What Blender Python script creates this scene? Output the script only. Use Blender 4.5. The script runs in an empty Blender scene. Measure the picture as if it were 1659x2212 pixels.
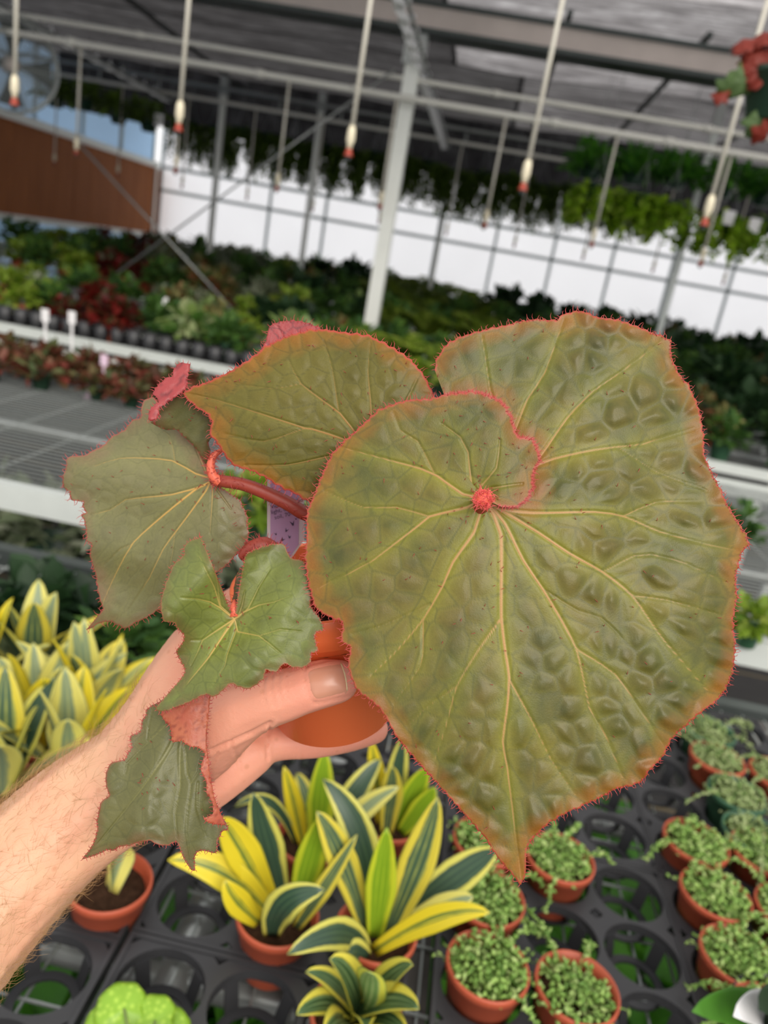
import bpy, bmesh, math, random
import numpy as np
from mathutils import Vector, Matrix, Quaternion
from mathutils.bvhtree import BVHTree
from mathutils.geometry import delaunay_2d_cdt

# ------------------------------------------------------------------ camera, sky, sun, exposure
scene = bpy.context.scene
COL = scene.collection
F, CX, CY = 1660.0, 829.5, 1106.0            # focal length and centre in photo pixels (1659 x 2212)
PITCH, ROLL, YAW, EYE = math.radians(18), math.radians(10.3), math.radians(4.0), 1.55
_fh = np.array([-math.sin(YAW), math.cos(YAW), 0]); _r0 = np.array([math.cos(YAW), math.sin(YAW), 0]); _z = np.array([0, 0, 1.0])
FW = math.cos(PITCH) * _fh - math.sin(PITCH) * _z
_u0 = math.cos(PITCH) * _z + math.sin(PITCH) * _fh
RT = math.cos(ROLL) * _r0 + math.sin(ROLL) * _u0
UP = math.cos(ROLL) * _u0 - math.sin(ROLL) * _r0
CAM = np.array([0, 0, EYE])

cd = bpy.data.cameras.new('camera'); cam = bpy.data.objects.new('camera', cd); COL.objects.link(cam)
m4 = Matrix.Identity(4)
for i in range(3):
    m4[i][0], m4[i][1], m4[i][2], m4[i][3] = RT[i], UP[i], -FW[i], CAM[i]
cam.matrix_world = m4
cd.sensor_fit = 'VERTICAL'; cd.sensor_height = 36.0; cd.lens = F / 2212 * 36
cd.clip_start = 0.01; cd.clip_end = 200
cd.dof.use_dof = True; cd.dof.focus_distance = 0.345; cd.dof.aperture_fstop = 8.5
scene.camera = cam

world = bpy.data.worlds.new('world'); scene.world = world; world.use_nodes = True
bg = world.node_tree.nodes['Background']
bg.inputs[0].default_value = (1.0, 0.99, 0.985, 1); bg.inputs[1].default_value = 1.0
sl = bpy.data.lights.new('sun', 'SUN'); sl.energy = 2.1; sl.angle = math.radians(40); sl.color = (1.0, 0.94, 0.86)
sun = bpy.data.objects.new('sun', sl); COL.objects.link(sun)
sun.rotation_euler = Vector((-0.42, 0.85, -0.66)).to_track_quat('-Z', 'Y').to_euler()
scene.view_settings.view_transform = 'Standard'; scene.view_settings.look = 'None'
scene.view_settings.exposure = 0.25; scene.view_settings.gamma = 1.0; scene.view_settings.use_curve_mapping = False

# ------------------------------------------------------------------ helpers
def ray(px, py):
    px = np.asarray(px, float)[..., None]; py = np.asarray(py, float)[..., None]
    return FW + (px - CX) / F * RT - (py - CY) / F * UP
def P(px, py, d):                       # photo pixel at a distance d along the lens axis
    return CAM + ray(px, py) * np.asarray(d, float)[..., None]
def G(px, py, z):                       # photo pixel on a level surface
    r = ray(px, py); return CAM + r * ((z - EYE) / r[..., 2:3])
def YP(px, py, y):                      # photo pixel on an upright plane parallel to the back wall
    r = ray(px, py); return CAM + r * (y / r[..., 1:2])
def proj(q):
    v = np.asarray(q, float) - CAM; d = v @ FW
    return CX + F * (v @ RT) / d, CY - F * (v @ UP) / d, d
def lin(r, g, b):
    f = lambda c: (c / 255 / 12.92) if c / 255 <= .04045 else ((c / 255 + .055) / 1.055) ** 2.4
    return (f(r), f(g), f(b), 1)

def tag(o, label=None, cat=None, group=None, kind=None):
    if label: o['label'] = label
    if cat: o['category'] = cat
    if group: o['group'] = group
    if kind: o['kind'] = kind
    return o
def thing(name, label, cat, loc=(0, 0, 0), group=None, rotz=0):
    o = bpy.data.objects.new(name, None); COL.objects.link(o); o.empty_display_size = .05
    o.location = tuple(float(a) for a in loc); o.rotation_euler[2] = rotz
    return tag(o, label, cat, group)
def make_mesh(name, V, Fc, smooth=True, attrs=None):
    me = bpy.data.meshes.new(name)
    me.from_pydata(np.asarray(V, float).tolist(), [], Fc if isinstance(Fc, list) else np.asarray(Fc).tolist())
    if smooth: me.polygons.foreach_set('use_smooth', [True] * len(me.polygons))
    for k, a in (attrs or {}).items():
        at = me.attributes.new(k, 'FLOAT', 'POINT'); at.data.foreach_set('value', np.asarray(a, np.float32))
    me.update(); return me
def link(name, me, mat=None, parent=None, loc=None, world=False):
    """world=True: the mesh holds world coordinates; shift them into the parent's frame"""
    o = bpy.data.objects.new(name, me); COL.objects.link(o)
    if mat is not None and len(me.materials) == 0:
        for m in (mat if isinstance(mat, (list, tuple)) else [mat]): me.materials.append(m)
    if parent is not None:
        o.parent = parent
        if world:
            q = parent
            while q is not None:
                o.location -= q.location; q = q.parent
    if loc is not None: o.location = tuple(float(a) for a in loc)
    return o
class MB:
    def __init__(s): s.v = []; s.f = []; s.n = 0
    def add(s, V, Fc):
        s.v.append(np.asarray(V, float)); s.f += [tuple(i + s.n for i in f) for f in Fc]; s.n += len(V); return s
    def box(s, a, b):
        (x0, y0, z0), (x1, y1, z1) = a, b
        return s.add([(x0,y0,z0),(x1,y0,z0),(x1,y1,z0),(x0,y1,z0),(x0,y0,z1),(x1,y0,z1),(x1,y1,z1),(x0,y1,z1)],
                     [(0,3,2,1),(4,5,6,7),(0,1,5,4),(1,2,6,5),(2,3,7,6),(3,0,4,7)])
    def tube(s, pts, rad, seg=8, caps=True):
        pts = np.asarray(pts, float); n = len(pts)
        rad = np.broadcast_to(np.asarray(rad, float), (n,))
        T = np.gradient(pts, axis=0); T /= np.linalg.norm(T, axis=1)[:, None] + 1e-12
        ref = np.array([0, 0, 1.0]) if abs(T[0][2]) < .9 else np.array([1.0, 0, 0])
        A = np.cross(T[0], ref); A /= np.linalg.norm(A)
        V = []; an = np.arange(seg) * 2 * math.pi / seg
        for i in range(n):
            A = A - T[i] * (A @ T[i]); A /= np.linalg.norm(A) + 1e-12; B = np.cross(T[i], A)
            V.append(pts[i] + rad[i] * (np.cos(an)[:, None] * A + np.sin(an)[:, None] * B))
        Fc = [(i*seg+j, i*seg+(j+1) % seg, (i+1)*seg+(j+1) % seg, (i+1)*seg+j) for i in range(n-1) for j in range(seg)]
        if caps: Fc += [tuple(range(seg))[::-1], tuple((n-1)*seg + j for j in range(seg))]
        return s.add(np.concatenate(V), Fc)
    def lathe(s, prof, seg=28, axis=None, origin=(0, 0, 0)):
        """prof: (radius, height) pairs turned about axis (default z)"""
        ax = np.array([0, 0, 1.0]) if axis is None else np.asarray(axis, float) / np.linalg.norm(axis)
        ref = np.array([1.0, 0, 0]) if abs(ax[0]) < .9 else np.array([0, 1.0, 0])
        A = np.cross(ref, ax); A /= np.linalg.norm(A); B = np.cross(ax, A)
        an = np.arange(seg) * 2 * math.pi / seg; o = np.asarray(origin, float); V = []
        for r, h in prof: V.append(o + ax * h + r * (np.cos(an)[:, None] * A + np.sin(an)[:, None] * B))
        n = len(prof)
        Fc = [(i*seg+j, i*seg+(j+1) % seg, (i+1)*seg+(j+1) % seg, (i+1)*seg+j) for i in range(n-1) for j in range(seg)]
        return s.add(np.concatenate(V), Fc)
    def mesh(s, name, smooth=True, attrs=None): return make_mesh(name, np.concatenate(s.v), s.f, smooth, attrs)
    def build(s, name, mat, parent=None, smooth=True, world=False, loc=None):
        return link(name, s.mesh(name, smooth), mat, parent, loc, world)

# ------------------------------------------------------------------ materials
def nodes(name):
    m = bpy.data.materials.new(name); m.use_nodes = True
    return m, m.node_tree, m.node_tree.nodes['Principled BSDF']
def N(nt, t, **kw):
    n = nt.nodes.new(t)
    for k, v in kw.items():
        if k.startswith('i_'):
            key = k[2:]; n.inputs[int(key) if key.isdigit() else key].default_value = v
        else: setattr(n, k, v)
    return n
def ramp(nt, fac, stops):
    r = N(nt, 'ShaderNodeValToRGB'); e = r.color_ramp.elements
    while len(e) < len(stops): e.new(.5)
    for k, (p, c) in enumerate(stops): e[k].position = p; e[k].color = c
    nt.links.new(fac, r.inputs[0]); return r.outputs[0]
def mixc(nt, fac, a, b, blend='MIX'):
    n = N(nt, 'ShaderNodeMix', data_type='RGBA', blend_type=blend)
    for sock, v in ((n.inputs[0], fac), (n.inputs[6], a), (n.inputs[7], b)):
        if hasattr(v, 'links'): nt.links.new(v, sock)
        else: sock.default_value = v
    return n.outputs[2]
def mapr(nt, v, a, b, c=0., d=1.):
    n = N(nt, 'ShaderNodeMapRange', i_1=a, i_2=b, i_3=c, i_4=d); nt.links.new(v, n.inputs[0]); return n.outputs[0]
def noise(nt, scale, detail=3., rough=.5, vec=None, coord='Object'):
    n = N(nt, 'ShaderNodeTexNoise'); n.inputs['Scale'].default_value = scale; n.inputs['Detail'].default_value = detail; n.inputs['Roughness'].default_value = rough
    if vec is None:
        tc = N(nt, 'ShaderNodeTexCoord'); vec = tc.outputs[coord]
    nt.links.new(vec, n.inputs['Vector']); return n.outputs[0]
def attr(nt, name): return N(nt, 'ShaderNodeAttribute', attribute_name=name).outputs['Fac']
def bump(nt, bs, h, strength=.3, dist=.001):
    b = N(nt, 'ShaderNodeBump', i_0=strength, i_1=dist); nt.links.new(h, b.inputs['Height']); nt.links.new(b.outputs[0], bs.inputs['Normal'])
def plain(name, col, rough=.5, metal=0., var=.12, scale=20., bumps=None, spec=.5):
    m, nt, bs = nodes(name)
    c = np.array(col[:3]); f = noise(nt, scale, 4)
    lo = tuple(np.clip(c * (1 - var), 0, 1)) + (1,); hi = tuple(np.clip(c * (1 + var), 0, 1)) + (1,)
    nt.links.new(mixc(nt, f, lo, hi), bs.inputs['Base Color'])
    bs.inputs['Roughness'].default_value = rough; bs.inputs['Metallic'].default_value = metal; bs.inputs['Specular IOR Level'].default_value = spec
    if bumps: bump(nt, bs, noise(nt, bumps[0], 4), bumps[1], bumps[2])
    return m
def foliage_mat(name, cols, rough=.45, transl=.25, spec=.4):
    """each leaf (mesh island) takes its own tone from cols"""
    m, nt, bs = nodes(name)
    g = N(nt, 'ShaderNodeNewGeometry'); n = len(cols)
    c = ramp(nt, g.outputs['Random Per Island'], [((i + .5) / n, c) for i, c in enumerate(cols)])
    c = mixc(nt, .35, c, mixc(nt, noise(nt, 60, 2), (.25, .25, .25, 1), (1, 1, 1, 1)), 'MULTIPLY')
    nt.links.new(c, bs.inputs['Base Color']); bs.inputs['Roughness'].default_value = rough; bs.inputs['Specular IOR Level'].default_value = spec
    if transl:
        t = N(nt, 'ShaderNodeBsdfTranslucent'); nt.links.new(c, t.inputs[0])
        ms = N(nt, 'ShaderNodeMixShader', i_0=transl); nt.links.new(bs.outputs[0], ms.inputs[1]); nt.links.new(t.outputs[0], ms.inputs[2])
        nt.links.new(ms.outputs[0], nt.nodes['Material Output'].inputs[0])
    return m
M = {}
M['steel'] = plain('galvanised_steel', lin(165, 168, 165), .38, .65, .18, 12)
M['white_metal'] = plain('white_painted_metal', lin(244, 246, 238), .4, 0, .06, 8)
M['rail'] = plain('aluminium_rail', lin(215, 220, 215), .35, .25, .08, 15)
M['dark_steel'] = plain('dark_steel', lin(70, 76, 74), .5, .5, .15, 10)
M['gutter'] = plain('gutter_metal', lin(196, 184, 176), .6, 0, .18, 5)
M['pipe'] = plain('white_pvc', lin(222, 220, 210), .4, 0, .06, 12)
M['drop'] = plain('drop_tube', lin(205, 200, 186), .45, 0, .06, 12)
M['fitting'] = plain('cream_plastic', lin(226, 216, 188), .5, 0, .06, 30)
M['nozzle'] = plain('red_plastic', lin(160, 60, 40), .45, 0, .1, 60)
M['black'] = plain('black_plastic', lin(48, 48, 50), .42, 0, .2, 25, (90, .2, .001))
M['wire'] = plain('galvanised_wire', lin(160, 165, 162), .4, .4, .1, 40)
M['terra'] = plain('terracotta_plastic', lin(180, 84, 56), .48, 0, .1, 30, (140, .12, .0006))
M['orange'] = plain('orange_plastic', lin(255, 122, 66), .38, 0, .07, 35, (160, .08, .0004))
M['green_pot'] = plain('green_plastic', lin(58, 96, 70), .42, 0, .12, 30)
M['dark_pot'] = plain('dark_green_plastic', lin(36, 62, 46), .42, 0, .12, 20)
M['soil'] = plain('potting_soil', lin(58, 40, 28), .95, 0, .8, 160, (220, 1., .004), .1)
M['wood'] = plain('weathered_slat', lin(92, 88, 84), .8, 0, .3, 18)
M['tag_white'] = plain('white_tag', lin(232, 230, 230), .45, 0, .03, 40)
M['tag_pink'] = plain('pale_pink_tag', lin(222, 196, 214), .45, 0, .05, 40)

# ------------------------------------------------------------------ the setting
fm, nt, bs = nodes('ground_fabric')
tc = N(nt, 'ShaderNodeTexCoord'); wv = N(nt, 'ShaderNodeTexWave', bands_direction='Y'); wv.inputs['Scale'].default_value = 1.05; wv.inputs['Distortion'].default_value = .3
nt.links.new(tc.outputs['Object'], wv.inputs['Vector'])
base = mixc(nt, noise(nt, 9, 5), lin(30, 29, 29), lin(52, 50, 49))
nt.links.new(mixc(nt, mapr(nt, wv.outputs['Fac'], .985, 1.), base, lin(96, 84, 58)), bs.inputs['Base Color']); bs.inputs['Roughness'].default_value = .8
tag(MB().box((-11, -4, -.1), (11, 19, 0)).build('floor', fm, smooth=False), 'black woven ground fabric with faint tan guide lines', kind='structure')

def cloth_mat(name, k):
    m, nt, bs = nodes(name)
    tc = N(nt, 'ShaderNodeTexCoord'); mp = N(nt, 'ShaderNodeMapping'); mp.inputs['Scale'].default_value = (.35, 1.6, 1)
    nt.links.new(tc.outputs['Object'], mp.inputs[0])
    f1 = noise(nt, 3.2, 6, .65, mp.outputs[0])
    mp2 = N(nt, 'ShaderNodeMapping'); mp2.inputs['Scale'].default_value = (1.5, 14, 1); nt.links.new(tc.outputs['Object'], mp2.inputs[0])
    f2 = noise(nt, 3, 4, .7, mp2.outputs[0])
    f = N(nt, 'ShaderNodeMath', operation='MULTIPLY'); nt.links.new(f1, f.inputs[0]); nt.links.new(f2, f.inputs[1])
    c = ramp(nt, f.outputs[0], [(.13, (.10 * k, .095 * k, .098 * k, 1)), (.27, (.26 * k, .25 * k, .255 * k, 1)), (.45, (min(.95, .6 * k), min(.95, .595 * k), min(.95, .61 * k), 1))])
    nt.links.new(c, bs.inputs['Base Color']); bs.inputs['Roughness'].default_value = .7
    t = N(nt, 'ShaderNodeBsdfTranslucent'); nt.links.new(c, t.inputs[0])
    ms = N(nt, 'ShaderNodeMixShader', i_0=.7); nt.links.new(bs.outputs[0], ms.inputs[1]); nt.links.new(t.outputs[0], ms.inputs[2])
    nt.links.new(ms.outputs[0], nt.nodes['Material Output'].inputs[0]); return m
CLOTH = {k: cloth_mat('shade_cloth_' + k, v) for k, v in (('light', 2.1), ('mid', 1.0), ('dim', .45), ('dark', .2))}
def cloth(name, x0, x1, y0, y1, z, amp, seed):
    nx, ny = 70, 60; xs = np.linspace(x0, x1, nx); ys = np.linspace(y0, y1, ny); X, Y = np.meshgrid(xs, ys, indexing='ij')
    Z = z + amp * (np.sin(Y * 5.2 + seed) * .6 + np.sin(X * 1.7 + Y * 2.1 + seed * 2) * .6 + np.sin(X * .9 - seed) * .5)
    V = np.stack([X, Y, Z], -1).reshape(-1, 3)
    Fc = [(i*ny+j, (i+1)*ny+j, (i+1)*ny+j+1, i*ny+j+1) for i in range(nx-1) for j in range(ny-1)]
    return make_mesh(name, V, Fc)
ceil = bpy.data.objects.new('ceiling', None); COL.objects.link(ceil); tag(ceil, 'grey woven shade cloth ceiling in sagging sheets', kind='structure')
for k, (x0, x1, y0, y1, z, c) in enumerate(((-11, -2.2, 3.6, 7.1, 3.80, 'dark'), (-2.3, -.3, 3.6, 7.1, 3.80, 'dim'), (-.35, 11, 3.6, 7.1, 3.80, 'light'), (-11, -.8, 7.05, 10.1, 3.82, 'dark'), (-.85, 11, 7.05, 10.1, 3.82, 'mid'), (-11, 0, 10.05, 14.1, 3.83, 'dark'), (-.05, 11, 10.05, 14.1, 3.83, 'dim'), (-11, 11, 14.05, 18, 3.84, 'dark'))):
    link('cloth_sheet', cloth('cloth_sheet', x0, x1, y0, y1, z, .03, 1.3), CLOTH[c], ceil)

vs_ = cloth('cloth_valance', -7.5, 9, 13.4, 13.5, 0, 0, 1); vc = np.empty(len(vs_.vertices) * 3); vs_.vertices.foreach_get('co', vc); vc = vc.reshape(-1, 3)
vc[:, 2] = 2.98 + (vc[:, 1] - 13.4) * 8.9 + .02 * np.sin(vc[:, 0] * 2.3); vc[:, 1] = 13.42 + .05 * np.sin(vc[:, 0] * 5.1); vs_.vertices.foreach_set('co', vc.ravel()); link('cloth_valance', vs_, CLOTH['dark'], ceil)

def panel_mat(name, col, tr=.9):
    m, nt, bs = nodes(name)
    c = mixc(nt, noise(nt, .8, 3), tuple(np.array(col[:3]) * .93) + (1,), col)
    t = N(nt, 'ShaderNodeBsdfTranslucent'); nt.links.new(c, t.inputs[0]); nt.links.new(c, bs.inputs['Base Color']); bs.inputs['Roughness'].default_value = .35
    ms = N(nt, 'ShaderNodeMixShader', i_0=tr); nt.links.new(bs.outputs[0], ms.inputs[1]); nt.links.new(t.outputs[0], ms.inputs[2])
    nt.links.new(ms.outputs[0], nt.nodes['Material Output'].inputs[0]); return m
M['poly'] = panel_mat('white_polycarbonate', (.985, .985, .995, 1))
M['poly_blue'] = panel_mat('bluish_polycarbonate', (.62, .76, .9, 1))
M['mullion'] = panel_mat('grey_mullion', lin(206, 214, 214), .45)
WY, WX0, WX1 = 18.0, -7.55, 9.0
def wall(name, label, fixed, axis, a0, a1, step, rails, mat, mull):
    """upright wall of panels between mullions and rails; axis 0: runs along x at y=fixed, axis 1: runs along y at x=fixed"""
    w = bpy.data.objects.new(name, None); COL.objects.link(w); tag(w, label, kind='structure')
    def pt(a, z, off): return (a, fixed + off, z) if axis == 0 else (fixed + off, a, z)
    def bx(a, b, z0, z1, o0, o1):
        p, q = np.array(pt(a, z0, o0)), np.array(pt(b, z1, o1)); return MB().box(np.minimum(p, q), np.maximum(p, q))
    n = max(1, round((a1 - a0) / step)); xs = np.linspace(a0, a1, n + 1)
    for i in range(n):
        for z0, z1 in zip(rails[:-1], rails[1:]):
            bx(xs[i] + .03, xs[i+1] - .03, z0 + .03, z1 - .03, -.004, .004).build('panel', mat, w, False)
    s = -1 if (axis == 0 or fixed > 0) else 1
    for x in xs: bx(x - .028, x + .028, 0, rails[-1], -.008 * s, .05 * s).build('mullion', mull, w, False)
    for z in rails[1:-1]: bx(a0, a1, z - .03, z + .03, -.008 * s, .035 * s).build('rail', mull, w, False)
    return w
wall('wall_back', 'bright translucent white back wall with grey mullions and rails', WY, 0, WX0, WX1, 1.26, [0, 1.0, 2.14, 2.62, 3.9], M['poly'], M['mullion'])
wall('wall_left', 'translucent bluish side wall above the brown cooling pad', WX0 - .25, 1, 2.0, WY, 1.6, [0, 1.25, 2.65, 3.9], M['poly_blue'], M['mullion'])
wall('wall_right', 'translucent white side wall of the greenhouse', WX1, 1, 2.0, WY, 1.6, [0, 1.9, 3.9], M['poly'], M['mullion'])

# brown evaporative cooling pad along the left wall, in upright sections
cm, nt, bs = nodes('cooling_pad_paper')
tc = N(nt, 'ShaderNodeTexCoord'); wv = N(nt, 'ShaderNodeTexWave', bands_direction='Y'); wv.inputs['Scale'].default_value = 9; wv.inputs['Distortion'].default_value = 2.5
nt.links.new(tc.outputs['Object'], wv.inputs['Vector'])
mp = N(nt, 'ShaderNodeMapping'); mp.inputs['Scale'].default_value = (1, 4, .5); nt.links.new(tc.outputs['Object'], mp.inputs[0])
c = mixc(nt, noise(nt, 2.2, 4, .6, mp.outputs[0]), lin(136, 76, 34), lin(186, 112, 56))
nt.links.new(c, bs.inputs['Base Color']); bs.inputs['Roughness'].default_value = .85; bump(nt, bs, wv.outputs['Fac'], .6, .01)
pad = thing('cooling_pad', 'brown corrugated evaporative cooling pad along the left wall', 'cooling pad', (WX0, 14, 1.2))
pys = np.arange(3.0, 17.9, .62)
for y in pys: MB().box((WX0 - .12, y + .006, 1.2), (WX0, y + .614, 2.56)).build('pad_section', cm, pad, False, True)
MB().box((WX0 - .16, 3, 2.56), (WX0 + .06, 17.7, 2.68)).build('top_gutter', M['white_metal'], pad, False, True)
MB().box((WX0 - .16, 3, 1.1), (WX0 + .06, 17.7, 1.2)).build('bottom_gutter', M['white_metal'], pad, False, True)
MB().box((WX0 - .14, 17.62, 1.1), (WX0 + .03, 17.7, 2.68)).build('end_frame', M['white_metal'], pad, False, True)

# gutter beam, posts, pipes, purlins
g = thing('gutter_beam', 'wide grey gutter beam crossing under the shade cloth above the white post', 'beam', (0, 7, 3.3))
MB().box((-11, 6.9, 3.30), (11, 7.1, 3.46)).build('web', M['gutter'], g, False, True)
MB().box((-11, 6.87, 3.455), (11, 7.13, 3.49)).build('top_flange', M['dark_steel'], g, False, True)
MB().box((-11, 6.87, 3.27), (11, 7.13, 3.305)).build('bottom_flange', M['dark_steel'], g, False, True)
def post(px0, y, z1, r, mat, label, group=None, px_z=None):
    p = thing('support_post', label, 'post', (px0, y, 0), group)
    MB().box((-r, -r, 0), (r, r, z1)).build('shaft', mat, p, False)
    MB().box((-r * 2, -r * 2, 0), (r * 2, r * 2, .02)).build('base_plate', M['steel'], p, False)
    MB().box((-r * 1.5, -r * 1.3, z1 - .25), (r * 1.5, r * 1.3, z1)).build('top_bracket', M['steel'], p, False)
    return p
post(-.905, 7, 3.3, .058, M['white_metal'], 'thick white square post rising to the gutter beam behind the big leaf')
a = YP(452, 540, 12); post(a[0], 12, 3.6, .038, M['white_metal'], 'slim grey post beside the end of the brown cooling pad')
a = YP(655, 535, 12); post(a[0], 12, 3.6, .034, M['white_metal'], 'slim grey post between the cooling pad and the white post')
a = YP(1445, 640, 9.5); post(a[0], 9.5, 3.7, .032, M['rail'], 'slim grey post below the bright trailing ivy baskets')
a = YP(935, 590, 14); post(a[0], 14, 3.6, .034, M['white_metal'], 'slim far post just past the thick white post')
def bar(name, label, cat, pts, r, mat, group=None, seg=10, joints=None, jm=None):
    o = MB().tube(pts, r, seg).build(name, mat); tag(o, label, cat, group)
    if joints is not None:
        for j in joints:
            MB().tube([np.array(j) - np.array([.035, 0, 0]), np.array(j) + np.array([.035, 0, 0])], r * 1.3, seg).build('coupling', jm or mat, o)
    return o
def xrow(z, y, x0=-9, x1=9, n=2): return [(x0 + (x1 - x0) * i / (n - 1), y, z) for i in range(n)]
bar('truss_pipe', 'white horizontal pipe crossing behind the thick white post, upper of two', 'pipe', xrow(2.945, 6.97), .021, M['pipe'], joints=[(x, 6.97, 2.945) for x in (-3.2, -.2, 1.5)])
bar('irrigation_pipe', 'white irrigation pipe with couplings just below the upper pipe', 'pipe', xrow(2.775, 6.8), .026, M['pipe'], joints=[(x, 6.8, 2.775) for x in (-3.7, -2.1, -1.3, .3, 1.2)])
bar('far_truss_pipe', 'thin grey far pipe above the dark hanging baskets, upper of two', 'pipe', xrow(3.27, 10.9), .024, M['steel'])
bar('far_irrigation_pipe', 'thin grey far pipe above the dark hanging baskets, lower of two', 'pipe', xrow(3.08, 10.7), .024, M['pipe'])
for i, x in enumerate(np.arange(-5.5, 3, .82)):
    tag(MB().tube([(x, 10.85, 3.09), (x, 10.85, 3.27)], .014, 6).build('truss_web', M['steel']), 'short upright strut joining the two far pipes', 'strut', 'struts between the far pipes')
near_pipe_z = 3.05
bar('supply_pipe', 'white supply pipe overhead that feeds the near red sprinkler drops', 'pipe', xrow(near_pipe_z, 4.0, -5, 5), .02, M['pipe'])
for i, x in enumerate((-4.2, .25, 1.35, 2.6, 4.2)):
    tag(MB().box((x - .022, 7.1, 3.6), (x + .022, 18, 3.64)).build('roof_purlin', M['dark_steel'], smooth=False), 'dark roof purlin running to the back wall under the cloth', 'purlin', 'purlins under the far shade cloth')
for i, (x, w) in enumerate(((.42, .022), (2.6, .022))):
    tag(MB().box((x - w, 4, 3.74), (x + w, 7.05, 3.8)).build('near_purlin', M['dark_steel'], smooth=False), 'dark purlin under the near shade cloth ending at the gutter beam', 'purlin', 'purlins over the near bay')
tag(MB().tube(xrow(3.02, 3.2, .4, 5), .022, 10).build('overhead_pipe', M['pipe']), 'white overhead pipe above the hanging red begonia', 'pipe')
# twisted shiny straps running away under the roof
sm = plain('shiny_strap', lin(250, 251, 252), .3, .1, .06, 18)
def strap(x, y0, y1, z, label):
    n = 260; ys = np.linspace(y0, y1, n); V = []; w = .06
    for y in ys:
        a = (y - y0) * 2 * math.pi / .62; d = np.array([math.cos(a), 0, math.sin(a)]) * w; e = np.array([-math.sin(a), 0, math.cos(a)]) * .003
        c = np.array([x, y, z]); V += [c + d + e, c - d + e, c - d - e, c + d - e]
    Fc = [(i*4+j, i*4+(j+1) % 4, (i+1)*4+(j+1) % 4, (i+1)*4+j) for i in range(n-1) for j in range(4)] + [(3,2,1,0), tuple((n-1)*4+j for j in range(4))]
    o = thing('twisted_strap', label, 'strap', (x, y0, z)); link('ribbon', make_mesh('ribbon', V, Fc, False), sm, o, world=True)
    MB().tube([(x + .05, y0, z - .02), (x + .05, y1, z - .02)], .014, 8).build('carrier_tube', M['steel'], o, world=True)
strap(-.84, 4.2, 11.1, 3.06, 'shiny twisted metal strap running back beside the thick white post')
strap(-4.6, 4.2, 11.1, 3.06, 'shiny twisted metal strap running back above the circulation fan')
# crossed brace cables
for (a, b, l) in (((165, 305), (545, 715), 'thin brace cable slanting down across the brown cooling pad to the right'), ((855, 148), (240, 600), 'thin brace cable slanting down to the left across the white wall')):
    tag(MB().tube([YP(*a, 6.9), YP(*b, 6.9) * np.array([1, 1, 0]) + np.array([0, 0, max(0.0, YP(*b, 6.9)[2])])], .009, 6).build('brace_cable', M['steel']), l, 'cable')

# sprinkler drops
def sprinkler_proto(length):
    o = thing('sprinkler_drop', 'x', 'sprinkler')
    MB().tube([(0, 0, .13), (0, 0, length)], .0105, 8).build('drop_tube', M['drop'], o)
    MB().lathe([(.0, .135), (.012, .135), (.019, .115), (.021, .07), (.014, .055), (.012, .03), (0, .03)], 12).build('fitting', M['fitting'], o)
    MB().lathe([(0, .035), (.013, .034), (.016, .018), (.022, .006), (.022, 0), (0, 0)], 12).build('nozzle', M['nozzle'], o)
    MB().lathe([(0, 0), (.014, 0), (.014, -.012), (.006, -.02), (0, -.02)], 10).build('deflector', M['dark_steel'], o)
    return o
ORD = ['first', 'second', 'third', 'fourth', 'fifth', 'sixth', 'seventh', 'eighth', 'ninth', 'tenth', 'eleventh', 'twelfth', 'thirteenth', 'fourteenth', 'fifteenth', 'sixteenth', 'seventeenth']
def copy_tree(o, loc=None, rotz=None, label=None, scale=None):
    def rec(s, parent):
        c = s.copy(); COL.objects.link(c); c.parent = parent
        for ch in s.children: rec(ch, c)
        return c
    r = rec(o, None)
    if loc is not None: r.location = tuple(float(a) for a in loc)
    if rotz is not None: r.rotation_euler[2] = rotz
    if scale is not None: r.scale = (scale,) * 3
    if label: r['label'] = label
    return r
s0 = sprinkler_proto(1.07)
nearx = [(31, 228, ', the one in front of the fan'), (385, 284, ' between the fan and the thick white post'), (752, 338, ', next to the thick white post'), (1128, 412, ' just past the thick white post'), (1520, 488, ' in front of the trailing ivy')]
for i, (px, py, w) in enumerate(nearx):
    q = YP(px, py, 4.0); o = s0 if i == 0 else copy_tree(s0)
    o.location = tuple(q); tag(o, 'near sprinkler drop with red nozzle' + w, 'sprinkler', 'near row of sprinkler drops')
s1 = None; k = 0
for x in np.arange(-3.62 - .885 * 2, 3.2, .885):
    if s1 is None: s1 = sprinkler_proto(.86); o = s1
    else: o = copy_tree(s1)
    o.location = (x, 6.8, 1.93); tag(o, f'{ORD[k]} second-row sprinkler drop, counted from the fan along the irrigation pipe', 'sprinkler', 'second row of sprinkler drops'); k += 1
s2 = None
for x in np.arange(-6.0, 4, .9):
    if s2 is None: s2 = sprinkler_proto(1.13); o = s2
    else: o = copy_tree(s2)
    o.location = (x, 10.7, 1.98); tag(o, 'small far sprinkler drop hanging from the thin grey far pipes', 'sprinkler', 'far row of sprinkler drops')
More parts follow.
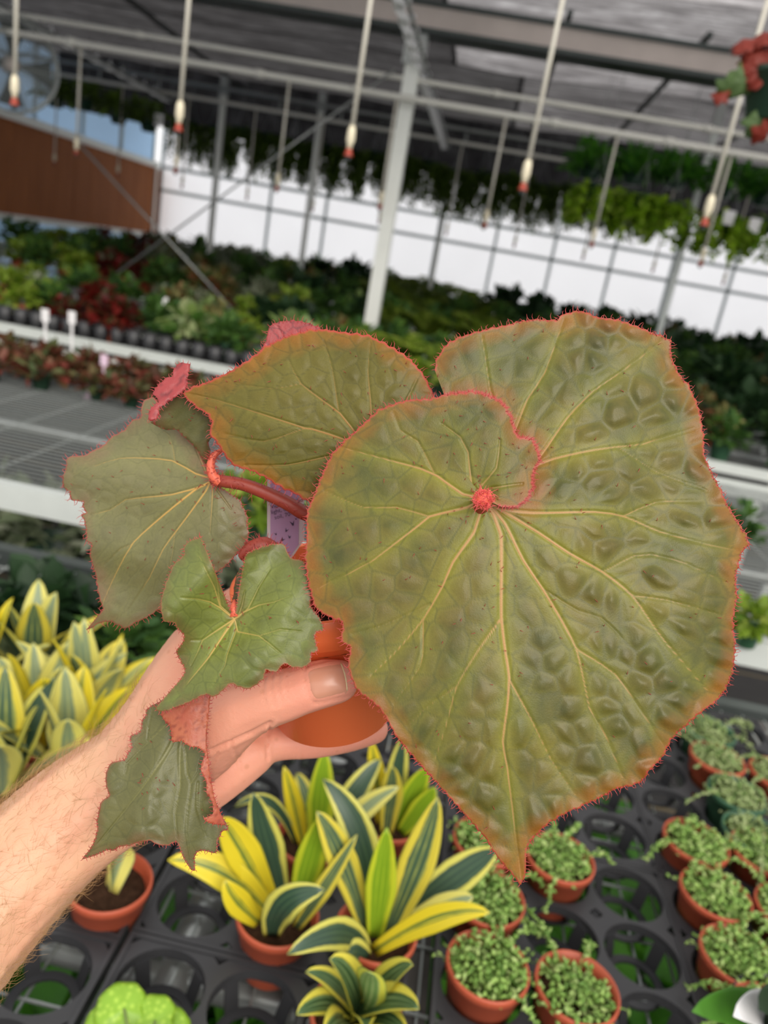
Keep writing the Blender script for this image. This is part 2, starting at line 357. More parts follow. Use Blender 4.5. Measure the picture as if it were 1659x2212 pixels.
# ------------------------------------------------------------------ circulation fan
fc = YP(26, 140, 6.9); fan = thing('circulation_fan', 'round circulation fan with wire guard hanging at the left edge under the roof', 'fan', fc)
fax = np.array([.62, -.75, -.1]); fax /= np.linalg.norm(fax)
fA = np.cross(fax, [0, 0, 1]); fA /= np.linalg.norm(fA); fB = np.cross(fA, fax)
FR = .36
def ringpts(r, off, n=40): a = np.linspace(0, 2 * math.pi, n + 1); return fax * off + r * (np.cos(a)[:, None] * fA + np.sin(a)[:, None] * fB)
for off in (.07, -.09):
    gb = MB()
    for r in np.linspace(.06, FR, 15): gb.tube(ringpts(r, off + .04 * (1 if off > 0 else -1) * (1 - (r / FR) ** 2)), .0028 if r < FR - .01 else .008, 5, False)
    for k in range(16):
        a = k * math.pi / 8; d = np.cos(a) * fA + np.sin(a) * fB
        gb.tube([d * .05 + fax * (off + .04 * np.sign(off)), d * FR * .6 + fax * (off + .026 * np.sign(off)), d * FR + fax * off], .003, 5)
    gb.build('wire_guard', M['wire'], fan)
MB().lathe([(FR, -.09), (FR + .012, -.05), (FR + .012, .04), (FR, .07)], 40, fax).build('housing_band', M['white_metal'], fan)
fb = MB()
for k in range(4):
    a0 = k * math.pi / 2; V = []
    for r in np.linspace(.06, FR * .92, 6):
        for s in (-1, 1):
            a = a0 + s * .38 * (.6 + r); d = np.cos(a) * fA + np.sin(a) * fB; V += [d * r + fax * .03 * s, d * r + fax * (.03 * s - .004)]
    Fc = []
    for i in range(5):
        b = i * 4; Fc += [(b, b+2, b+6, b+4), (b+1, b+5, b+7, b+3), (b, b+4, b+5, b+1), (b+2, b+3, b+7, b+6)]
    bl = MB().add(V, Fc); bl.build('blade', M['dark_steel'], fan)
MB().lathe([(0, .05), (.05, .045), (.07, .0), (.075, -.14), (.05, -.17), (0, -.17)], 20, fax).build('motor_hub', M['gutter'], fan)
MB().tube([fB * FR, np.array([0, 0, 3.26 - fc[2]])], .012, 8).build('hanger', M['steel'], fan)

# ------------------------------------------------------------------ benches
def wire_bench(name, label, x0, x1, y0, y1, z, rail, dx, dy, rail_h=.055, legs=(), wr=.0016, both=True):
    b = thing(name, label, 'bench', ((x0 + x1) / 2, y0, 0))
    w = MB()
    for y in np.arange(y0 + dy, y1, dy): w.box((x0, y - wr, z - .004 - wr), (x1, y + wr, z - .004 + wr))
    for x in np.arange(x0 + dx, x1, dx): w.box((x - wr, y0, z - .007 - wr), (x + wr, y1, z - .007 + wr))
    tag(w.build('wire_mesh', M['wire'], b, False, True), kind='stuff')
    for yy in (y0, y1): MB().box((x0, yy - .02, z - rail_h + .012), (x1, yy + .02, z + .012)).build('edge_rail', rail, b, False, True)
    for xx in (x0, x1): MB().box((xx - .02, y0, z - rail_h + .012), (xx + .02, y1, z + .012)).build('end_rail', rail, b, False, True)
    for lx in legs:
        for yy in (y0 + .12, y1 - .12): MB().box((lx - .022, yy - .022, 0), (lx + .022, yy + .022, z - rail_h + .02)).build('leg', M['rail'], b, False, True)
    for yy in np.linspace(y0, y1, 4)[1:-1]: MB().tube([(x0, yy, z - .035), (x1, yy, z - .035)], .018, 8).build('cross_tube', M['steel'], b, world=True)
    return b
B1 = wire_bench('near_bench', 'near wire mesh bench carrying the black pot trays', -2.2, 2.4, .22, 1.70, .692, M['dark_steel'], .05, .1, legs=(-1.7, 0.1, 2.0))
for x in (-.205, .62): MB().tube([(x, .25, .655), (x, 1.68, .655)], .026, 16).build('support_tube', M['steel'], B1, world=True)
MB().box((.078, .22, .668), (.112, 1.7, .683)).build('slat', M['wood'], B1, False, True)
MB().box((.80, .22, .668), (.88, 1.7, .683)).build('slat', M['wood'], B1, False, True)
wire_bench('wire_bench', 'second wire mesh bench with white rail across the black aisle', -5, 4.5, 1.86, 3.88, .8, M['rail'], .22, .034, legs=(-3.2, -.87, 1.5), wr=.0017, rail_h=.07)
wire_bench('far_bench', 'third wire bench holding the black tray of variegated plants', -6, 6, 4.35, 6.3, .8, M['rail'], .3, .1, legs=(-3, -.5, 2))
wire_bench('far_bench', 'fourth wire bench crowded with pots around the thick white post', -7, 7.5, 7.2, 9.3, .8, M['rail'], .4, .15, legs=(-4, 0, 3))
wire_bench('far_bench', 'fifth wire bench crowded with mixed foliage pots', -7.3, 8.5, 10.2, 12.4, .8, M['rail'], .5, .2, legs=(-5, 0, 4))
wire_bench('far_bench', 'last wire bench under the bright white back wall', -7.3, 8.5, 13.3, 16.6, .8, M['rail'], .5, .2, legs=(-5, 0, 4))

# ------------------------------------------------------------------ black pot trays with round holes
TRAY_Z, PITCH_T = .745, .1075
def tray_mesh(nc, nr, hole=.0505):
    m = MB(); seg = 32; p = PITCH_T; h = p / 2
    an = np.arange(seg) * 2 * math.pi / seg + math.pi / seg
    cs = np.stack([np.cos(an), np.sin(an)], 1); sq = cs / np.abs(cs).max(1)[:, None] * h
    for i in range(nc):
        for j in range(nr):
            c = np.array([(i + .5) * p, (j + .5) * p])
            L = [np.c_[c + sq, np.zeros(seg)], np.c_[c + cs * hole, np.zeros(seg)], np.c_[c + cs * (hole - .0015), np.full(seg, -.012)],
                 np.c_[c + cs * (hole + .001), np.full(seg, -.0125)], np.c_[c + sq, np.full(seg, -.003)]]
            V = np.concatenate(L); Fc = [(a*seg+k, a*seg+(k+1) % seg, (a+1)*seg+(k+1) % seg, (a+1)*seg+k) for a in range(4) for k in range(seg)]
            m.add(V, Fc)
            # cup: four straps down to a floor ring with a cross
            for k in range(4):
                a = k * math.pi / 2 + math.pi / 4; d = np.array([math.cos(a), math.sin(a)]); e = np.array([-d[1], d[0]]) * .009
                t0, t1 = c + d * (hole - .003), c + d * (hole - .012)
                V = [(*(t0 + e), -.01), (*(t0 - e), -.01), (*(t1 - e), -.048), (*(t1 + e), -.048)]
                V += [(x + d[0] * .002, y + d[1] * .002, z) for x, y, z in V]
                m.add(V, [(0, 1, 2, 3), (7, 6, 5, 4), (0, 4, 5, 1), (2, 6, 7, 3), (1, 5, 6, 2), (3, 7, 4, 0)])
            ri = [(hole - .020, -.046), (hole - .009, -.046), (hole - .009, -.05), (hole - .020, -.05), (hole - .020, -.046)]
            m.lathe(ri, 24, origin=(*c, 0))
    W, D = nc * p, nr * p
    for a, b in (((-.006, -.006, -.02), (0, D + .006, .002)), ((W, -.006, -.02), (W + .006, D + .006, .002)), ((0, -.006, -.02), (W, 0, .002)), ((0, D, -.02), (W, D + .006, .002))): m.box(a, b)
    return m.mesh('tray')
tray_me = {}
def tray(nc, nr, x0, y0, label):
    if (nc, nr) not in tray_me: tray_me[nc, nr] = tray_mesh(nc, nr); tray_me[nc, nr].materials.append(M['black']); 
    o = link('pot_tray', tray_me[nc, nr], loc=(x0, y0, TRAY_Z)); sm_ = tray_me[nc, nr]
    sm_.polygons.foreach_set('use_smooth', [False] * len(sm_.polygons))
    tag(o, label, 'tray')
YR = .622 - PITCH_T / 2                       # right-hand trays start here; left-hand ones below
tray(3, 5, .115, YR - PITCH_T, 'black pot tray with many empty holes beneath the big leaf tip')
tray(3, 5, .115, YR + 4 * PITCH_T + .014, 'black pot tray at the back of the near bench behind the big leaf')
tray(3, 5, .447, YR - PITCH_T, 'black pot tray filled with terracotta pots of green trailing succulents')
tray(3, 5, .447, YR + 4 * PITCH_T + .014, 'black pot tray holding the green plastic pots')
tray(3, 5, -.25, .697 - 5 * PITCH_T - .014, 'black pot tray with empty holes over the steel tube, in front of the snake plants')
tray(3, 5, -.25, .697, 'black pot tray under the snake plants below the held pot')
tray(3, 5, -.592, .697 - 5 * PITCH_T - .03, 'black pot tray with empty holes below the forearm')
tray(3, 5, -.592, .68, 'black pot tray under the snake plants behind the forearm')
tray(3, 5, -.934, .66, 'black pot tray at the far left of the near bench')

# ------------------------------------------------------------------ pots
def pot_mesh(rt, rb, h, name='pot', lip=.012):
    s = rt - .0035
    return MB().lathe([(0, 0), (rb * .96, 0), (rb, .003), (s, h - lip), (rt, h - lip + .001), (rt + .0004, h - .002), (rt - .0006, h), (rt - .0028, h - .0004), (rt - .0045, h - lip), (s - .004, h - lip - .006), (rb - .002, .004), (0, .004)], 36).mesh(name)
def soil_mesh(r, z, seed=0):
    rs = np.random.default_rng(seed); V = [(0, 0, z + .003)]; Fc = []; seg = 28; R = [.3, .6, .82, 1.0]
    for a in R:
        for k in range(seg): t = k * 2 * math.pi / seg; V.append((r * a * math.cos(t), r * a * math.sin(t), z + (rs.normal(0, .0016) if a < 1 else -.002)))
    for k in range(seg): Fc.append((0, 1 + k, 1 + (k + 1) % seg))
    for i in range(len(R) - 1):
        for k in range(seg): a, b = 1 + i*seg + k, 1 + i*seg + (k+1) % seg; Fc.append((a, a + seg, b + seg, b))
    return make_mesh('soil', V, Fc)
POT_H = .087; POT = pot_mesh(.0505, .036, POT_H); SOIL = soil_mesh(.0455, .070)
POT_ME = {}
def pot_of(mat, me=POT, key='std'):
    k = (key, mat.name)
    if k not in POT_ME: c = me.copy(); c.materials.clear(); c.materials.append(mat); POT_ME[k] = c
    return POT_ME[k]
SOIL.materials.append(M['soil'])

# ------------------------------------------------------------------ trailing succulents
M['succ'] = foliage_mat('succulent_leaves', [lin(116, 156, 70), lin(156, 196, 94), lin(182, 214, 118), lin(136, 176, 84), lin(200, 222, 140)], .4, .2)
M['succ_pale'] = foliage_mat('pale_succulent_leaves', [lin(150, 172, 100), lin(176, 196, 128), lin(196, 208, 150), lin(132, 164, 90)], .4, .2)
M['stem'] = plain('green_stem', lin(140, 160, 92), .5, 0, .1, 60)
OCT_V = np.array([(1, 0, 0), (-1, 0, 0), (0, 1, 0), (0, -1, 0), (0, 0, 1), (0, 0, -1.)]); OCT_F = [(0, 2, 4), (2, 1, 4), (1, 3, 4), (3, 0, 4), (2, 0, 5), (1, 2, 5), (3, 1, 5), (0, 3, 5)]
OCT_N = None
def blobs(mb, C, L, W, rs):
    """small plump leaves at C, random heading"""
    n = len(C); d = rs.normal(size=(n, 3)); d[:, 2] = np.abs(d[:, 2]) * .8; d /= np.linalg.norm(d, axis=1)[:, None]
    r = rs.normal(size=(n, 3)); a = np.cross(d, r); a /= np.linalg.norm(a, axis=1)[:, None]; b = np.cross(d, a)
    l = L * rs.uniform(.7, 1.3, (n, 1, 1)); w = W * rs.uniform(.8, 1.2, (n, 1, 1))
    V = C[:, None, :] + l * OCT_V[None, :, 0:1] * d[:, None] + w * (OCT_V[None, :, 1:2] * a[:, None] + OCT_V[None, :, 2:3] * b[:, None] * .7)
    base = mb.n; mb.v.append(V.reshape(-1, 3)); mb.n += n * 6
    for i in range(n): mb.f += [tuple(base + i * 6 + k for k in f) for f in OCT_F]
def stem_curve(a, out, L, sag, n=10):
    t = np.linspace(0, 1, n)[:, None]; a = np.asarray(a, float); o = np.array([math.cos(out), math.sin(out), 0])
    return a + o * L * t + np.array([0, 0, 1]) * (L * .35 * t * (1 - t) * 2 - sag * t ** 2)
SUCC = []
def succ_meshes(seed, n, cover, trails, spread=1., nst=34):
    rs = np.random.default_rng(seed); fo = MB()
    q = rs.uniform(0, 2 * math.pi, n); rr = np.sqrt(rs.uniform(0, 1, n)) * .047 * spread
    c0 = np.array([.012 * math.cos(seed), .012 * math.sin(seed)])
    C = np.c_[rr * np.cos(q) + c0[0] * (1 - cover), rr * np.sin(q) + c0[1] * (1 - cover), .074 + rs.uniform(0, 1, n) * .03 * np.sqrt(np.clip(1.15 - (rr / .05) ** 2, .05, 1))]
    blobs(fo, C, .0056, .0034, rs)
    for k in range(nst):                      # wiry stems that knit the mound together
        a = rs.uniform(0, 6.28); p = np.array([.03 * math.cos(a), .03 * math.sin(a), .074]) * (rs.uniform(.2, 1.), rs.uniform(.2, 1.), 1)
        s = stem_curve(p, rs.uniform(0, 6.28), rs.uniform(.02, .045), -.004, 6); fo.tube(s, .0006, 3, False)
        blobs(fo, s[1:] + rs.normal(0, .002, (5, 3)), .0055, .0028, rs)
    T = []
    for k in range(trails):
        t = MB(); a = rs.uniform(0, 6.28); s = stem_curve((.036 * math.cos(a), .036 * math.sin(a), .082), a + rs.normal(0, .4), rs.uniform(.045, .1), rs.uniform(.0, .04), 12)
        t.tube(s, .0008, 5); blobs(t, np.repeat(s[2:], 2, 0) + rs.normal(0, .0022, (20, 3)), .0058, .0028, rs); T.append(t.mesh('trailing_stem'))
    return fo.mesh('foliage'), T
for sd, n, cov, tr in ((3, 300, 1, 3), (7, 250, .7, 4), (12, 330, 1, 3), (21, 170, .2, 3), (33, 270, .9, 6)): SUCC.append(succ_meshes(sd, n, cov, tr))
def succulent(px, py, var, label, potmat='terra', leafmat='succ', rot=0., snap=None, scale=1., group='trailing succulents in the trays'):
    q = np.array(G(px, py, .782)) if snap is None else np.array([*snap, .782])
    o = thing('potted_succulent', label, 'plant', (q[0], q[1], .782 - POT_H), group, rot)
    link('pot', pot_of(M[potmat]), None, o); link('soil', SOIL, None, o)
    fo, T = SUCC[var]; key = (var, leafmat)
    if key not in POT_ME:
        f2 = fo.copy(); f2.materials.append(M[leafmat]); t2 = []
        for t in T: c = t.copy(); c.materials.append(M[leafmat]); t2.append(c)
        POT_ME[key] = (f2, t2)
    f2, t2 = POT_ME[key]
    tag(link('foliage', f2, None, o), kind='stuff')
    for t in t2: link('trailing_stem', t, None, o)
    return o
cx = [.115 + PITCH_T * (i + .5) for i in range(3)] + [.447 + PITCH_T * (i + .5) for i in range(3)]
ry = [YR - PITCH_T + PITCH_T * (j + .5) for j in range(5)] + [YR + 4 * PITCH_T + .014 + PITCH_T * (j + .5) for j in range(5)]
S = succulent
S(0, 0, 2, 'terracotta pot of dense green succulent nearest the grey bench slat', snap=(cx[0], ry[2]), rot=.4)
S(0, 0, 3, 'terracotta pot of succulent with bare brown soil in front of its leaves', snap=(cx[1], ry[2]), rot=2.0)
S(0, 0, 1, 'terracotta pot of succulent overhung by the arching yellow snake plant leaf', snap=(cx[0], ry[3]), rot=1.0)
S(0, 0, 4, 'terracotta pot of succulent beside the pointed tip of the big leaf', snap=(cx[1], ry[4]), rot=-.6)
S(0, 0, 1, 'terracotta pot half hidden behind the big leaf and a dark snake plant leaf', snap=(cx[0], ry[4]), rot=2.2)
S(0, 0, 4, 'terracotta succulent pot first in the row next to the empty tray holes', snap=(cx[3], ry[5] - .014), rot=2.6)
S(0, 0, 0, 'terracotta succulent pot with a long stem trailing over the empty holes', snap=(cx[3], ry[4]), rot=3.0)
S(0, 0, 2, 'terracotta succulent pot leaning full of bright round leaves, one row nearer', snap=(cx[3], ry[3]), rot=.3)
S(0, 0, 4, 'overgrown succulent pot whose leaves hide its rim, beside the broad green leaves', snap=(cx[3] + .012, ry[2] + .02), rot=1.7)
S(0, 0, 0, 'terracotta succulent pot in the second column behind the green plastic pots', snap=(cx[4], ry[7] + .03), rot=4.0, leafmat='succ_pale')
S(0, 0, 2, 'terracotta succulent pot at the far end of the tray, outer column', snap=(cx[5], ry[7] + .02), rot=5.0, leafmat='succ_pale')
S(0, 0, 1, 'dense terracotta succulent pot just in front of the sparse green pot', snap=(cx[4], ry[5] - .004), rot=.9)
S(0, 0, 0, 'terracotta succulent pot in the second column beside the pot with the long trailing stem', snap=(cx[4], ry[4]), rot=5.4)
S(0, 0, 2, 'terracotta succulent pot in the second column beside the leaning pot', snap=(cx[4], ry[3]), rot=2.9)
S(0, 0, 0, 'green plastic pot of pale succulent with full leaves', 'green_pot', 'succ_pale', snap=(cx[4] + .005, ry[6] + .035), rot=1.)
S(0, 0, 3, 'green plastic pot with few pale leaves and much bare brown soil', 'green_pot', 'succ_pale', snap=(cx[4], ry[6] - .068), rot=4.4)
S(0, 0, 3, 'small green plastic pot mostly hidden behind the big leaf edge', 'green_pot', 'succ_pale', snap=(cx[4] + .012, ry[8] + .02), rot=0.5)

# ------------------------------------------------------------------ snake plants
def snake_mat(name, centre, stripe, margin, edge, rough=.4):
    m, nt, bs = nodes(name)
    u = attr(nt, 'u'); tc = N(nt, 'ShaderNodeTexCoord')
    ab = N(nt, 'ShaderNodeMath', operation='ABSOLUTE'); nt.links.new(u, ab.inputs[0])
    wob = N(nt, 'ShaderNodeMath', operation='MULTIPLY_ADD', i_1=.3); nt.links.new(noise(nt, 25, 3), wob.inputs[0]); nt.links.new(ab.outputs[0], wob.inputs[2])
    f = mapr(nt, wob.outputs[0], edge + .10, edge + .19)
    su = N(nt, 'ShaderNodeMath', operation='SINE'); mu = N(nt, 'ShaderNodeMath', operation='MULTIPLY', i_1=17.); nt.links.new(u, mu.inputs[0]); nt.links.new(mu.outputs[0], su.inputs[0])
    nz = noise(nt, 30, 2); sm_ = N(nt, 'ShaderNodeMath', operation='MULTIPLY'); nt.links.new(su.outputs[0], sm_.inputs[0]); nt.links.new(nz, sm_.inputs[1])
    c = mixc(nt, mapr(nt, sm_.outputs[0], .1, .55), centre, stripe)
    c = mixc(nt, f, c, margin)
    c = mixc(nt, mapr(nt, ab.outputs[0], .93, .99), c, tuple(np.array(centre[:3]) * .8 + np.array(margin[:3]) * .2) + (1,))
    nt.links.new(c, bs.inputs['Base Color']); bs.inputs['Roughness'].default_value = rough; bs.inputs['Specular IOR Level'].default_value = .5
    t = N(nt, 'ShaderNodeBsdfTranslucent'); nt.links.new(c, t.inputs[0]); ms = N(nt, 'ShaderNodeMixShader', i_0=.18)
    nt.links.new(bs.outputs[0], ms.inputs[1]); nt.links.new(t.outputs[0], ms.inputs[2]); nt.links.new(ms.outputs[0], nt.nodes['Material Output'].inputs[0])
    return m
YEL = lin(222, 206, 74)
M['snake_dark'] = snake_mat('dark_snake_leaf', lin(52, 78, 60), lin(72, 98, 70), lin(214, 208, 96), .62)
M['snake_mid'] = snake_mat('striped_snake_leaf', lin(74, 100, 76), lin(160, 170, 92), YEL, .5)
M['snake_yellow'] = snake_mat('yellow_snake_leaf', lin(110, 128, 52), lin(214, 200, 56), lin(226, 206, 46), .22)
M['snake_lime'] = snake_mat('lime_snake_leaf', lin(128, 164, 34), lin(158, 186, 44), lin(196, 206, 50), .6)
M['snake_pale'] = snake_mat('pale_snake_leaf', lin(132, 150, 116), lin(168, 176, 120), lin(222, 214, 112), .4)
def strap_leaf(base, ctrl, tip, width, face, nl=14, cup=.25, thick=.0016, prof=None):
    base, ctrl, tip, face = (np.asarray(a, float) for a in (base, ctrl, tip, face))
    t = np.linspace(0, 1, nl)[:, None]; C = (1 - t) ** 2 * base + 2 * t * (1 - t) * ctrl + t ** 2 * tip
    T = np.gradient(C, axis=0); T /= np.linalg.norm(T, axis=1)[:, None]
    S_ = np.cross(T, face); S_ /= np.linalg.norm(S_, axis=1)[:, None] + 1e-9; Nn = np.cross(S_, T)
    tt = t[:, 0]; w = width / 2 * (.42 + .58 * np.sin(np.clip(tt * 1.25, 0, 1) * math.pi / 2)) * np.clip((1 - tt) / .55, 0, 1) ** .62
    w = np.maximum(w, width * .012)
    us = np.linspace(-1, 1, 9); V = []; U = []
    for sgn in (1, -1):
        for i in range(nl):
            for u in us:
                V.append(C[i] + S_[i] * u * w[i] + Nn[i] * (cup * w[i] * (u * u) + sgn * thick / 2 * (1 - .85 * u * u))); U.append(u)
    nu = 9; Fc = []
    for i in range(nl - 1):
        for j in range(nu - 1):
            a = i*nu + j; Fc.append((a, a+1, a+nu+1, a+nu)); b = a + nl*nu; Fc.append((b, b+nu, b+nu+1, b+1))
    for i in range(nl - 1):
        for j in (0, nu - 1):
            a = i*nu + j; b = a + nl*nu; q = (a, a+nu, b+nu, b) if j == 0 else (a, b, b+nu, a+nu); Fc.append(q)
    Fc += [tuple([j for j in range(nu)] + [nl*nu + j for j in range(nu - 1, -1, -1)])[::-1], tuple([(nl-1)*nu + j for j in range(nu)] + [nl*nu + (nl-1)*nu + j for j in range(nu - 1, -1, -1)])]
    return make_mesh('leaf', V, Fc, True, {'u': U})
def snake_pot(x, y, label, group='snake plants in the trays'):
    o = thing('potted_snake_plant', label, 'plant', (x, y, .782 - POT_H), group)
    link('pot', pot_of(M['terra']), None, o); link('soil', SOIL, None, o); return o
def px_leaf(root, bx, by, tip, d_off, width, mat, bulge=(0, 0, .02), cup=.25, face=None):
    """leaf from the soil of root (offset bx, by) to the photo pixel tip, d_off nearer/farther than the pot"""
    base = np.array(root.location) + np.array([bx, by, .070]); d = proj(base)[2] + d_off; t = P(*tip, d)
    ctrl = (base + t) / 2 + np.array(bulge); f = face if face is not None else CAM - ctrl
    me = strap_leaf(base, ctrl, t, width, f, cup=cup); link('leaf', me, M[mat], root, world=True)
lx = [-.25 + PITCH_T * (i + .5) for i in range(3)]; ly = [.697 + PITCH_T * (j + .5) for j in range(5)]
A_ = snake_pot(lx[1] - .002, ly[0] - .02, 'snake plant with broad yellow leaves and one folded dark leaf')
for tip, do, w, mt, bu, b in (((700, 1755), -.05, .044, 'snake_lime', (0, .01, .01), (.02, .02)), ((362, 1858), -.05, .046, 'snake_yellow', (0, 0, .05), (-.01, .01)), ((476, 1766), -.06, .05, 'snake_yellow', (-.02, 0, .04), (-.01, .02)),
                          ((486, 1900), -.05, .036, 'snake_yellow', (-.01, -.02, .02), (-.02, -.005)), ((547, 1712), -.04, .05, 'snake_dark', (-.01, .01, .01), (0, .03)), ((772, 1802), -.04, .026, 'snake_mid', (0, -.01, .0), (.025, .0)),
                          ((702, 1922), -.07, .045, 'snake_dark', (-.03, -.03, .05), (0, -.02))): px_leaf(A_, *b, tip, do, w, mt, bu)
B_ = snake_pot(lx[2] + .012, ly[0] - .008, 'large snake plant with a lime centre leaf and a yellow leaf arching over the succulents')
for tip, do, w, mt, bu, b in (((836, 1788), -.06, .043, 'snake_lime', (0, 0, .01), (0, 0)), ((946, 1722), -.05, .052, 'snake_mid', (.012, .01, .02), (.015, .012)), ((684, 1752), -.06, .042, 'snake_mid', (-.01, 0, .045), (-.012, .01)),
                          ((697, 1682), .0, .05, 'snake_dark', (.02, 0, .05), (-.005, .025)), ((1058, 1972), -.08, .034, 'snake_yellow', (.01, 0, .05), (.0, -.02)), ((1022, 1938), -.03, .036, 'snake_pale', (.02, 0, .03), (.025, .02)),
                          ((1074, 1836), .0, .052, 'snake_dark', (.03, .02, .03), (.02, .03)), ((620, 2062), -.10, .042, 'snake_dark', (.015, 0, .06), (-.01, -.02)), ((752, 2078), -.04, .036, 'snake_dark', (-.01, -.01, .03), (-.005, -.03))): px_leaf(B_, *b, tip, do, w, mt, bu)
E_ = snake_pot(lx[1] + .01, ly[1] + .01, 'snake plant with a tall lime leaf standing below the held pot')
for tip, do, w, mt, bu, b in (((702, 1618), -.03, .046, 'snake_lime', (0, 0, .0), (.01, 0)), ((613, 1655), -.03, .03, 'snake_yellow', (0, 0, .01), (-.01, 0)), ((822, 1640), .02, .044, 'snake_dark', (.0, 0, .03), (.02, .01)),
                          ((862, 1700), -.02, .036, 'snake_pale', (0, 0, .03), (.02, 0)), ((505, 1745), -.05, .02, 'snake_dark', (0, 0, .08), (-.02, 0)), ((640, 1670), .04, .03, 'snake_mid', (0, 0, .03), (0, .02))): px_leaf(E_, *b, tip, do, w, mt, bu)
H_ = snake_pot(lx[2] + .004, ly[2] - .02, 'snake plant with pale striped leaves tucked against the big leaf edge')
for tip, do, w, mt, bu, b in (((802, 1600), -.04, .034, 'snake_yellow', (0, 0, .01), (-.01, 0)), ((872, 1590), -.02, .04, 'snake_dark', (0, 0, .01), (0, .01)), ((848, 1655), -.06, .04, 'snake_mid', (0, 0, .03), (0, -.02)), ((925, 1655), -.04, .044, 'snake_lime', (0, 0, .01), (.015, 0)), ((940, 1700), -.04, .038, 'snake_lime', (.01, 0, .01), (.02, -.01))): px_leaf(H_, *b, tip, do, w, mt, bu)
# compact rosette
D_ = thing('potted_birds_nest_plant', 'compact rosette snake plant with short marbled leaves in front of the larger ones', 'plant', (lx[2] + .005, ly[0] - PITCH_T - .014, .782 - POT_H))
link('pot', pot_of(M['terra']), None, D_); link('soil', SOIL, None, D_)
M['nest'] = snake_mat('marbled_leaf', lin(62, 92, 56), lin(120, 146, 96), lin(226, 214, 84), .58)
M['nest_pale'] = snake_mat('light_marbled_leaf', lin(112, 146, 84), lin(168, 188, 128), lin(214, 214, 84), .66)  # paler marbled tone for one leaf of the rosette
for k, (tip, do, w, mt) in enumerate((((712, 2072), -.06, .05, 'nest'), ((892, 2084), -.06, .042, 'nest'), ((660, 2100), -.04, .03, 'nest'), ((640, 2192), -.08, .04, 'nest'), ((905, 2180), -.10, .05, 'nest'), ((880, 2235), -.10, .04, 'nest'), ((700, 2240), -.1, .04, 'nest'), ((790, 2225), -.1, .03, 'nest'), ((800, 2100), -.09, .044, 'nest_pale'))):
    a = k * .75; px_leaf(D_, .008 * math.cos(a), .008 * math.sin(a), tip, do, w, mt, (0, 0, .03), .35, face=np.array([0, -.3, 1.]))
# left-hand group: copies of three rosettes
def snake_rosette(seed, pal):
    rs = random.Random(seed); o = snake_pot(0, 0, 'x'); n = 8
    for k in range(n):
        a = k * 2.4 + rs.uniform(-.3, .3); lean = rs.uniform(.25, 1.) if k > 2 else .2; L = rs.uniform(.15, .21)
        d = np.array([math.cos(a), math.sin(a), 0]); b = np.array([*(d[:2] * .01), .07]); t = b + d * L * math.sin(lean) * 1.0 + np.array([0, 0, L * math.cos(lean) * .9]); c = (b + t) / 2 + np.array([0, 0, .035 * lean]) - d * .008
        link('leaf', strap_leaf(b, c, t, rs.uniform(.058, .078), -d + np.array([0, 0, .9 * lean]), cup=.3), M[pal[k % len(pal)]], o)
    return o
R1 = snake_rosette(5, ['snake_pale', 'snake_pale', 'snake_mid', 'snake_yellow']); R2 = snake_rosette(11, ['snake_pale', 'snake_yellow', 'snake_pale']); R3 = snake_rosette(19, ['snake_mid', 'snake_pale', 'snake_dark'])
left = [(R1, 190, 1555, 0, 'pale yellow-margined snake plant just above the wrist'), (R2, 85, 1590, 1.2, 'pale yellow-margined snake plant with wide arching leaves above the forearm'), (R3, 5, 1690, 2.0, 'striped snake plant at the picture edge above the forearm'), (R1, -60, 1500, 3.2, 'pale snake plant further along the bench, mostly cut off'),
        (R2, 150, 1660, 4.0, 'snake plant partly hidden by the hairy edge of the forearm'), (R3, 70, 1450, 5.1, 'striped snake plant in the back row near the black aisle'), (R2, 238, 1900, 2.4, 'terracotta pot with two short pale leaves under the forearm')]
usedp = set()
for i, (pr, px, py, rz, lab) in enumerate(left):
    q = G(px, py, .782); o = pr if pr.name not in usedp else copy_tree(pr); usedp.add(pr.name)
    o.location = (q[0], q[1], .782 - POT_H); o.rotation_euler[2] = rz; o['label'] = lab
    if i == 6:
        for ch in list(o.children):
            if ch.name.startswith('leaf'): bpy.data.objects.remove(ch)
        for tip, do, w, mt in (((258, 1905), -.06, .06, 'snake_pale'), ((318, 1915), -.02, .02, 'snake_pale'), ((398, 1905), -.05, .045, 'snake_pale')): px_leaf(o, 0, 0, tip, do, w, mt, (0, 0, .04))
L_ = [c for c in (R1,)]
for tip, do, w, mt, bu in (((182, 1334), -.02, .056, 'snake_pale', (0, 0, .0)), ((330, 1420), -.02, .016, 'snake_pale', (0, 0, .03)), ((266, 1368), .05, .022, 'snake_yellow', (0, 0, .02))):
    base = np.array(R1.location) + np.array([0, 0, .07]); t = P(*tip, proj(base)[2] + do)
    me = strap_leaf(base, (base + t) / 2 + np.array(bu), t, w, CAM - base, cup=.25); o = link('leaf', me, M[mt], R1)
    o.matrix_parent_inverse = Matrix.Rotation(-R1.rotation_euler[2], 4, 'Z') @ Matrix.Translation(-Vector(R1.location))

